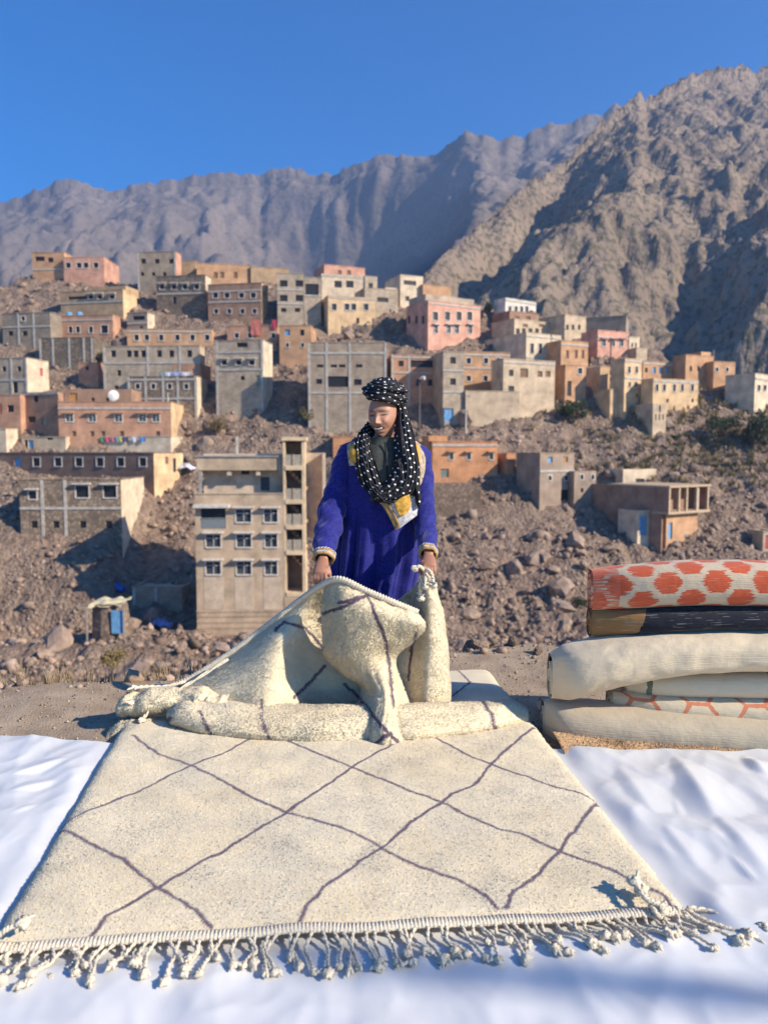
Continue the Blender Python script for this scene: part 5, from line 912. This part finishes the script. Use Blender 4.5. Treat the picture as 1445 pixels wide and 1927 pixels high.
c = np.tile(SKIN, (nph, nth, 1)); mixc = lambda c, k, q: c * (1 - np.clip(k, 0, 1)[..., None]) + np.array(q) * np.clip(k, 0, 1)[..., None]
c = mixc(c, .25 * sy(.042, -.02, .02, .018), (.50, .21, .15)); c = mixc(c, .55 * sy(.034, -.045, .004, .018) + .3 * sy(.045, .004, .010, .003), (.22, .11, .08)); c = mixc(c, stub, (.20, .12, .09)); c = mixc(c, .7 * lips, (.36, .14, .11)); c = mixc(c, 1.8 * eyes, (.03, .03, .025)); c = mixc(c, 1.1 * brow, (.10, .06, .045)); c = mixc(c, 1.3 * mouth - .2, (.09, .03, .03))  # smile and eye-corner creases painted darker, standing in for shade in the folds
HV = np.stack([hx, hy, hz], -1).reshape(-1, 3); HC = c.reshape(-1, 3); HF = [tuple(f) for f in grid_faces(nph, nth, True)]
ears = []
for s in (-1, 1):
    a = np.arange(12) / 12 * 2 * np.pi; rg = [np.stack([0 * a + s * (.070 + q * .014), .012 + np.cos(a) * .018 * r + q * .006, -.004 + np.sin(a) * .032 * r], -1) for q, r in ((0, .6), (.5, .95), (1, 1.0), (1.05, .75), (.8, .4))]; ears.append(loft(rg))
ev, ef = merge(ears); HS = 1.14
HR = np.array(Matrix.Rotation(math.radians(-21), 3, 'Z') @ Matrix.Rotation(math.radians(7), 3, 'X') @ Matrix.Rotation(math.radians(-3), 3, 'Y'))
HP = np.array(at(722, 783, YM - .03)); tohead = lambda V: (np.asarray(V) * HS) @ HR.T + HP
# --- body below: joints as tubes, fused by a voxel remesh into one surface
J = lambda *q: np.array(at(*q)); hipz = .95
neck0 = tohead([(0, .03, -.06)])[0]; chest = J(718, 850, YM + .01); pel = J(712, 1010, YM + .02)
segs = [tube([neck0, (neck0 + chest) / 2 + (0, .01, .01), chest], np.array([.058, .060, .075]), 14), tube([J(718, 838, YM), J(716, 880, YM), J(714, 940, YM + .01), pel, pel - (0, 0, .12)], np.array([.10, .155, .15, .155, .13]), 18, .72)]
FOOT = .06
for s in (-1, 1):
    hip = pel + (s * .09, 0, -.05); knee = np.array((hip[0] + s * .02, YM - .03, .50)); ank = np.array((hip[0] + s * .03, YM + .03, .12)); segs.append(tube([hip, (hip + knee) / 2, knee, (knee + ank) / 2 + (0, .02, .05), ank], np.array([.09, .08, .058, .055, .04]), 12)); segs.append(tube([ank + (0, .04, -.05), ank + (0, -.05, -.055), ank + (s * .02, -.17, -.075)], np.array([.042, .042, .026]), 10, .75))
SLV = {-1: [(690, 842, YM, .075), (664, 860, YM, .088), (645, 900, YM - .02, .086), (628, 950, YM - .08, .080), (617, 1000, YM - .20, .073), (610, 1044, 4.24, .060)], 1: [(758, 842, YM, .072), (782, 860, YM, .082), (793, 900, YM, .070), (797, 950, YM - .08, .064), (802, 1000, YM - .20, .058), (805, 1036, 4.22, .051)]}
for s in (-1, 1):
    segs.append(tube(cr1(np.array([J(x_, y_, Y_) for x_, y_, Y_, r_ in SLV[s]]), 24), np.linspace(.052, .026, 24), 12))
HANDS = {-1: (J(608, 1052, 4.20), J(603, 1080, 4.12)), 1: (J(806, 1045, 4.18), J(807, 1066, 4.11))}
for s in (-1, 1):
    wr, kn = HANDS[s]; segs.append(tube([wr + (0, 0, .02), wr, (wr + kn) / 2, kn, kn - (0, 0, .008)], np.array([.026, .030, .042, .044, .030]), 14, .55))
    ax = np.array((1., .25 * s, 0)); ax /= np.linalg.norm(ax)
    for k in range(4):                 # four fingers curled over the rug edge
        L = (.030, .034, .032, .026)[k]; b = kn + ax * ((k - 1.5) * .0205) * (1 if s < 0 else -1) + (0, -.004, .004); segs.append(tube([b, b + (0, -.014, -L * .9), b + (0, -.006, -L * 1.65), b + (0, .016, -L * 2.0)], np.array([.0115, .0105, .0095, .0065]), 8))
    t0 = (wr + kn) / 2 + ax * (.030 * -s) * -1 * (-1) + (0, -.008, .0); t0 = (wr + kn) / 2 + np.array((.032 * (1 if s < 0 else -1), -.012, 0)); dt = np.array((.012 * (1 if s < 0 else -1), -.014, -.03)); segs.append(tube([t0, t0 + dt, t0 + dt * 1.9 + (-.004 * (1 if s < 0 else -1), .004, -.012)], np.array([.0145, .0125, .0085]), 8))
bv, bf = merge(segs); tmp = mesh('tmp_body', bv, bf); md = tmp.modifiers.new('r', 'REMESH'); md.mode = 'VOXEL'; md.voxel_size = .0055; sm = tmp.modifiers.new('s', 'SMOOTH'); sm.iterations = 2; sm.factor = .5
dg = bpy.context.evaluated_depsgraph_get(); em = tmp.evaluated_get(dg).to_mesh(); rv = np.empty(len(em.vertices) * 3); em.vertices.foreach_get('co', rv); rv = rv.reshape(-1, 3); rf = [tuple(p.vertices) for p in em.polygons]; tmp.evaluated_get(dg).to_mesh_clear(); bpy.data.objects.remove(tmp)
V, F = merge([(tohead(HV), HF), (tohead(ev), ef), (rv, rf)]); CC = np.concatenate([HC, np.tile(SKIN, (len(ev), 1)), np.tile(SKIN * (.86, .8, .78), (len(rv), 1))])
mesh('body', lp(V), F, M_SKIN, MAN, smooth=True, col=CC)
tx, tz = np.meshgrid(np.linspace(-.0225, .0225, 16), np.linspace(-.0605, -.0525, 5)); ty = -.0985 + (tx / .0225) ** 2 * .006 - .0012 * np.abs(np.sin(tx * 420)); tz = tz + (tx / .0225) ** 2 * .0035
mesh('teeth', lp(tohead(np.stack([tx, ty, tz], -1).reshape(-1, 3))), grid_faces(5, 16), mat('teeth', (.62, .56, .46), rough=.3, bump=0, var=.03), MAN, smooth=True)
# --- blue robe
M_BLUE_ROBE = mat('blue_robe', (.017, .019, .19), rough=.75, var=.4, vs=90, bump=.35, bs=420, spec=.25, dist=.003, sheen=.35)
def ring(xl, xr, py, Yc, hd, folds=0., k=11, ph0=0., n=120):
    A = np.array(at(xl, py, Yc)); B = np.array(at(xr, py, Yc)); c = (A + B) / 2; hw = (B[0] - A[0]) / 2; a = np.arange(n) / n * 2 * np.pi
    f = 1 + folds * (np.sin(k * a + ph0 + .6 * np.sin(3 * a)) + .5 * np.sin((2 * k + 3) * a + 1.3))
    ca = np.sign(np.cos(a)) * np.abs(np.cos(a)) ** .85; return np.stack([c[0] + ca * hw * f, c[1] - np.sin(a) * hd * f, c[2] + 0 * a], -1)
rb = [ring(690, 752, 830, YM + .05, .06, 0), ring(672, 778, 834, YM + .02, .10, .0), ring(655, 800, 840, YM + .01, .125, .0), ring(646, 803, 858, YM, .135, .004), ring(645, 800, 890, YM, .15, .008), ring(642, 797, 930, YM, .16, .02), ring(639, 793, 970, YM, .165, .04), ring(636, 790, 1010, YM, .17, .075), ring(634, 787, 1050, YM, .175, .11), ring(633, 778, 1090, YM, .18, .135), ring(632, 772, 1125, YM, .185, .15), ring(628, 776, 1180, YM, .19, .12), ring(620, 784, 1260, YM, .20, .085), ring(612, 790, 1330, YM, .21, .09)]
rb = cr1(np.array(rb), 150); rb[..., 1] += .006 * fbm(rb[..., 0] * 9, rb[..., 2] * 5, 3, 51) * 1.4; v, f = loft(rb, cap=False)
mesh('robe', lp(v), f, M_BLUE_ROBE, MAN, smooth=True)
M_GOLD = mat('gold_trim', (.42, .25, .09), rough=.6, var=.2, vs=40, bump=.4, bs=200, dist=.002); M_WTRIM = mat('white_trim', (.55, .52, .50), rough=.7, var=.3, vs=60, bump=.4, bs=300, dist=.002)
def sleeve(pts, seed):
    C = np.array([at(x, y, Y) for x, y, Y, w_ in pts]); R = np.array([w_ for *_, w_ in pts]); path = cr1(C, 90); rad = cr1(R[:, None], 90)[:, 0]; T = np.gradient(path, axis=0); T /= np.linalg.norm(T, axis=1, keepdims=True); u = np.cross(T, (0, 1., 0)); u /= np.linalg.norm(u, axis=1, keepdims=True); v = np.cross(T, u); a = np.arange(48) / 48 * 2 * np.pi; s = np.linspace(0, 1, 90)
    rr = rad[:, None] * (1 + .17 * fbm(s[:, None] * 8 + .8 * np.cos(a), s[:, None] * 3 + .8 * np.sin(a), 3, seed) + .05 * np.sin(s[:, None] * 46 + 3 * np.cos(a + seed)) * ss(.3, .6, s)[:, None])
    P = path[:, None] + rr[..., None] * (np.cos(a)[None, :, None] * u[:, None] + .9 * np.sin(a)[None, :, None] * v[:, None]); o = mesh('sleeve', *(lambda q, f: (lp(q), f))(*loft(P, cap=False)), M_BLUE_ROBE, MAN, smooth=True)
    e = path[-1]; t = T[-1]; cen = P[-1].mean(0); rim = P[-1] - cen
    for q0, q1, m, nm, sc in ((.0, .016, M_GOLD, 'cuff', 1.03), (.016, .026, M_WTRIM, 'cuff_stripe', 1.045), (.026, .036, M_GOLD, 'cuff', 1.03)):
        mesh(nm, *(lambda q, f: (lp(q), f))(*loft([cen + rim * sc * .9 + t * q0, cen + rim * sc + t * q0, cen + rim * sc + t * (q0 + q1) / 2 * 1, cen + rim * sc + t * q1, cen + rim * .8 + t * q1], cap=False)), m, o, smooth=True)
    zz = []; 
    for k in range(48): p = cen + rim[k] * 1.04 - t * (.006 if k % 2 else -.001); zz.append(p)
    zz.append(zz[0]); mesh('braid', *(lambda q, f: (lp(q), f))(*tube(np.array(zz), .0032, 5)), M_WTRIM, o)
sleeve(SLV[-1], 3); sleeve(SLV[1], 5)
# --- yellow and white embroidered panel (shoulders and hanging corner)
M_EMB = mat('embroidered_yellow', (.60, .33, .05), rough=.6, var=.25, vs=45, bump=.4, bs=160, dist=.002)
def patch(name, ctrl, nr, nc, m, parent, off=0., thick=.004):
    P = cr2(np.array([[at(*q) for q in r] for r in ctrl]), nr, nc); P = P + np.array((0, -off, 0)) + .003 * fbm(P[..., 0] * 30, P[..., 2] * 30, 2, 3)[..., None] * np.array((0, 1, 0)); o = mesh(name, lp(P.reshape(-1, 3)), grid_faces(nr, nc), m, parent, smooth=True); q = o.modifiers.new('t', 'SOLIDIFY'); q.thickness = thick; return o
Yf = YM - .20
pn = patch('embroidered_panel', [[(706, 925, Yf), (735, 925, Yf - .02), (760, 920, Yf - .01), (788, 915, Yf + .03)], [(716, 945, Yf - .01), (740, 945, Yf - .03), (765, 940, Yf - .02), (787, 940, Yf + .02)], [(735, 975, Yf - .01), (748, 972, Yf - .03), (768, 965, Yf - .02), (785, 958, Yf + .01)], [(744, 997, Yf - .01), (752, 994, Yf - .02), (768, 982, Yf - .02), (784, 970, Yf + .0)]], 20, 20, M_WTRIM, MAN)
patch('gold_border', [[(708, 930, Yf - .014), (712, 930, Yf - .014), (718, 930, Yf - .018)], [(728, 965, Yf - .018), (733, 962, Yf - .02), (738, 958, Yf - .028)], [(745, 998, Yf - .016), (748, 994, Yf - .02), (752, 986, Yf - .03)]], 16, 6, M_GOLD, pn, .006)
patch('gold_motif', [[(742, 946, Yf - .035), (755, 936, Yf - .035), (770, 930, Yf - .025)], [(745, 958, Yf - .035), (758, 952, Yf - .035), (772, 945, Yf - .022)], [(752, 972, Yf - .032), (762, 968, Yf - .032), (770, 960, Yf - .025)]], 16, 16, M_EMB, pn, .006)
for xl, lab in ((0, 'l'), (1, 'r')):
    if xl == 0:
        a1 = [[(654, 838, YM - .07), (662, 832, YM - .08), (676, 830, YM - .09)], [(655, 855, YM - .11), (664, 853, YM - .125), (678, 853, YM - .13)], [(658, 876, YM - .12), (666, 876, YM - .135), (680, 878, YM - .14)]]; a2 = [[(658, 842, YM - .08), (665, 836, YM - .09), (676, 833, YM - .10)], [(659, 855, YM - .115), (666, 853, YM - .13), (678, 853, YM - .135)], [(662, 870, YM - .125), (668, 870, YM - .14), (680, 872, YM - .145)]]
    else:
        a1 = [[(768, 826, YM - .05), (780, 830, YM - .03), (790, 837, YM + .0), (798, 846, YM + .02)], [(772, 845, YM - .12), (782, 848, YM - .10), (792, 856, YM - .07), (799, 862, YM - .03)], [(776, 880, YM - .155), (784, 884, YM - .14), (792, 888, YM - .11), (798, 886, YM - .08)], [(780, 915, YM - .17), (784, 916, YM - .16), (788, 914, YM - .14), (791, 910, YM - .12)]]; a2 = [[(770, 830, YM - .06), (779, 834, YM - .05), (787, 840, YM - .04)], [(774, 848, YM - .125), (782, 852, YM - .115), (789, 856, YM - .10)], [(778, 876, YM - .16), (783, 878, YM - .15), (788, 880, YM - .135)]]
    q = patch('shoulder_panel', a1, 18, 18, mat('cream_trim', (.46, .36, .25), rough=.7, var=.4, vs=50, bump=.4, bs=200), MAN, .035); patch('gold_motif', a2, 16, 12, M_EMB, q, .044)
# --- jacket collar with zip
M_JACK = mat('green_jacket', (.055, .058, .045), rough=.6, var=.2, vs=30, bump=.2, bs=80)
jr = [ring(688, 756, 830, YM - .01, .085, 0, n=60), ring(682, 760, 842, YM - .02, .11, .0, n=60), ring(676, 764, 860, YM - .03, .13, .01, n=60), ring(678, 768, 900, YM - .035, .15, .01, n=60), ring(682, 766, 940, YM - .035, .16, .01, n=60)]
jk = mesh('jacket', *(lambda q, f: (lp(q), f))(*loft(cr1(np.array(jr), 40), cap=False)), M_JACK, MAN, smooth=True)
cl = [ring(694, 750, 823, YM - .035, .080, 0, n=50), ring(690, 753, 830, YM - .025, .088, .01, n=50), ring(686, 756, 845, YM - .025, .102, .01, n=50)]
mesh('collar', *(lambda q, f: (lp(q), f))(*loft(cr1(np.array(cl), 16), cap=False)), M_JACK, jk, smooth=True)
mesh('zip', *(lambda q, f: (lp(q), f))(*tube([at(724, 832, YM - .135), at(726, 850, YM - .155), at(728, 880, YM - .185), at(730, 930, YM - .20)], .004, 6)), mat('zip_black', (.01, .01, .012), bump=0), jk)
# --- turban and scarf: black cotton printed with white dots
def dotted():
    m = bpy.data.materials.new('dotted_cotton'); m.use_nodes = True; t = m.node_tree; N = t.nodes; L = t.links; b = N['Principled BSDF']; b.inputs['Roughness'].default_value = .7; b.inputs['Specular IOR Level'].default_value = .3
    uv = N.new('ShaderNodeUVMap'); uv.uv_map = 'UVMap'; outs = []
    for off in ((0, 0, 0), (.5, .5, 0)):
        mp = N.new('ShaderNodeMapping'); mp.inputs['Scale'].default_value = (20, 20, 1); mp.inputs['Location'].default_value = off; L.new(uv.outputs[0], mp.inputs[0])
        fr_ = N.new('ShaderNodeVectorMath'); fr_.operation = 'FRACTION'; L.new(mp.outputs[0], fr_.inputs[0]); sb = N.new('ShaderNodeVectorMath'); sb.operation = 'SUBTRACT'; L.new(fr_.outputs[0], sb.inputs[0]); sb.inputs[1].default_value = (.5, .5, 0)
        ln = N.new('ShaderNodeVectorMath'); ln.operation = 'LENGTH'; L.new(sb.outputs[0], ln.inputs[0]); lt = N.new('ShaderNodeMath'); lt.operation = 'LESS_THAN'; L.new(ln.outputs['Value'], lt.inputs[0]); lt.inputs[1].default_value = .10; outs.append(lt.outputs[0])
    mx = N.new('ShaderNodeMath'); mx.operation = 'MAXIMUM'; L.new(outs[0], mx.inputs[0]); L.new(outs[1], mx.inputs[1]); mc = N.new('ShaderNodeMixRGB'); L.new(mx.outputs[0], mc.inputs[0]); mc.inputs[1].default_value = (.010, .010, .014, 1); mc.inputs[2].default_value = (.72, .70, .66, 1); L.new(mc.outputs[0], b.inputs['Base Color'])
    nz = N.new('ShaderNodeTexNoise'); nz.inputs['Scale'].default_value = 18; mp = N.new('ShaderNodeMapping'); mp.inputs['Scale'].default_value = (1, 4, 1); L.new(uv.outputs[0], mp.inputs[0]); L.new(mp.outputs[0], nz.inputs[0]); bp = N.new('ShaderNodeBump'); bp.inputs['Strength'].default_value = .5; bp.inputs['Distance'].default_value = .01; L.new(nz.outputs[0], bp.inputs['Height']); L.new(bp.outputs[0], b.inputs['Normal']); return m
M_DOT = dotted()
# turban: wound layers around the head, tilted down to picture right
def wrap(cx, cy, Yc, rx, ry, rz, tilt, roll_, seed, nfold):
    n, m = 150, 60; a = np.linspace(0, 2 * np.pi, n + 1); b = np.linspace(0, 2 * np.pi, m + 1); A, Bb = np.meshgrid(a, b); rr = 1 + .16 * np.sin(nfold * Bb + 2.0 * np.sin(A + seed) + A) + .06 * fbm(A * 1.2 + 3 * seed, Bb * 1.6, 3, seed)
    R = 1.0; X = np.cos(A) * (rx + ry * np.cos(Bb) * rr); Y = np.sin(A) * (rx * 1.08 + ry * np.cos(Bb) * rr); Z = rz * np.sin(Bb) * rr
    P = np.stack([X, Y, Z], -1).reshape(-1, 3) @ np.array(Matrix.Rotation(tilt, 3, 'Y') @ Matrix.Rotation(roll_, 3, 'X')).T + np.array(at(cx, cy, Yc)); uv = np.stack([A * rx, Bb * ry * 1.2 + .3 * A * .05 + seed * .013], -1).reshape(-1, 2); return P, uv, (m + 1, n + 1)
TB = None
for k, (cx, cy, rx, ry, rz, tl, rl, sd, nf) in enumerate([(725, 746, .076, .036, .034, .17, .12, 1, 4), (724, 734, .066, .046, .036, .05, .10, 2, 5), (726, 727, .040, .046, .030, -.02, .06, 3, 4)]):
    P, uv, (m, n) = wrap(cx, cy, YM - .015, rx * 1.2, ry * 1.1, rz * .95, tl, rl, sd, nf); o = mesh('turban' if k == 0 else 'turban_wrap', lp(P), grid_faces(m, n), M_DOT, MAN if k == 0 else TB, smooth=True, uv=uv); TB = TB or o
a = np.arange(40) / 40 * 2 * np.pi; rg = [np.stack([np.cos(a) * r * .10, np.sin(a) * r * .11, 0 * a + z], -1) for r, z in ((1, 0), (.9, .035), (.6, .06), (.25, .068), (.02, .07))]; v, f = loft(rg); mesh('turban_crown', lp(v + np.array(at(724, 732, YM))), f, M_DOT, TB, smooth=True, uv=v[:, :2] * 1.0)
def scarf(name, pts, seed, folds=5, amp=.018, parent=None, nseg=120, nw=56):
    """pts: left edge px,py | right edge px,py | Y : a pleated band whose pleats run along it"""
    Lp = cr1(np.array([at(a, b, Y) for a, b, c, d, Y in pts]), nseg); Rp = cr1(np.array([at(c, d, Y) for a, b, c, d, Y in pts]), nseg); w_ = np.linspace(0, 1, nw); W = Lp[:, None] * (1 - w_)[None, :, None] + Rp[:, None] * w_[None, :, None]
    s = np.linspace(0, 1, nseg)[:, None]; bul = .035 * np.sin(np.pi * w_)[None] ; pl = amp * (np.sin(folds * 2 * np.pi * (w_[None] + .10 * fbm(s * 3 + 0 * w_, 0 * s + w_ * 2, 2, seed)) + 1.5 * np.sin(3 * s + seed)) + .6 * np.sin(2.3 * folds * 2 * np.pi * w_[None] + 4 * s) + 1.1 * fbm(s * 5 + w_[None] * 2, w_[None] * 5 + 0 * s, 3, seed + 3)); W[..., 1] -= bul + pl
    W[..., 0] += .3 * pl; arc = np.concatenate([[0], np.cumsum(np.linalg.norm(np.diff((Lp + Rp) / 2, axis=0), axis=1))]); wid = np.linalg.norm(Rp - Lp, axis=1).mean() * 1.15; uv = np.stack(np.broadcast_arrays(arc[:, None], (w_ * wid)[None]), -1).reshape(-1, 2)
    o = mesh(name, lp(W.reshape(-1, 3)), grid_faces(nseg, nw), M_DOT, parent or MAN, smooth=True, uv=uv); q = o.modifiers.new('t', 'SOLIDIFY'); q.thickness = .005; return o
Yc = YM - .13
sc = scarf('scarf', [(742, 758, 764, 752, YM - .02), (744, 785, 768, 780, YM - .05), (742, 815, 776, 810, YM - .10), (744, 850, 784, 845, Yc - .03), (748, 880, 790, 880, Yc - .06), (742, 905, 786, 915, Yc - .07), (728, 920, 770, 942, Yc - .075), (710, 922, 738, 950, Yc - .075), (690, 912, 706, 946, Yc - .07)], 2, 3, .007)
scarf('scarf_loop', [(716, 940, 742, 952, Yc - .085), (690, 925, 735, 940, Yc - .085), (676, 905, 726, 925, Yc - .075), (668, 875, 716, 900, Yc - .055), (666, 845, 706, 870, Yc - .03), (670, 822, 698, 845, Yc + .01), (684, 805, 698, 822, YM - .06), (692, 792, 702, 806, YM + .0)], 5, 3, .007, sc)
scarf('scarf_loop', [(742, 868, 752, 862, Yc - .05), (736, 890, 770, 890, Yc - .065), (722, 912, 760, 930, Yc - .075), (700, 925, 735, 946, Yc - .08)], 8, 2, .006, sc)
scarf('scarf_tail', [(772, 905, 788, 900, Yc - .055), (778, 925, 790, 922, Yc - .06), (782, 940, 791, 940, Yc - .06), (786, 952, 790, 954, Yc - .06)], 7, 2, .004, sc)
scarf('scarf_back', [(690, 800, 760, 800, YM + .14), (684, 820, 772, 815, YM + .15), (676, 845, 780, 840, YM + .14)], 6, 3, .012, sc)
# ================================================================== offstage pole that throws the soft shadow on the sheet
pS = np.array(ground(1450, 1882, .02)); pE = np.array(ground(520, 1795, .02))
def up_sun(p, t): return p + np.array(SUND) * t
q0 = up_sun(pS, 15.0); q1 = up_sun(pE, 17.0)
ax = (q1 - q0); ax /= np.linalg.norm(ax); g0 = q0 - ax * (q0[2] / ax[2]) if abs(ax[2]) > .05 else q0
PL = empty('wooden_pole', (float(g0[0]), float(g0[1]), 0)); tag(PL, 'weathered wooden pole standing right of the photographer, out of view', 'pole')
mesh('pole', *(lambda v, f: (v - np.array((g0[0], g0[1], 0)), f))(*tube([g0 - ax * .3, (g0 + q1) / 2, q1], np.array([.07, .06, .05]), 10)), mat('grey_wood', (.35, .30, .25)), PL)
# ================================================================== haze
HAZE = .00026
hz_o = mesh('haze', *box(-8500, 8500, -300, 3000, -25, 760)); tag(hz_o, 'thin blue air between the village and the mountains', 'haze', kind='stuff')
m = bpy.data.materials.new('haze'); m.use_nodes = True; N = m.node_tree.nodes; N.remove(N['Principled BSDF']); pv = N.new('ShaderNodeVolumePrincipled'); pv.inputs['Color'].default_value = (.40, .60, 1, 1); pv.inputs['Density'].default_value = HAZE; pv.inputs['Anisotropy'].default_value = .2
m.node_tree.links.new(pv.outputs[0], N['Material Output'].inputs['Volume']); hz_o.data.materials.append(m)
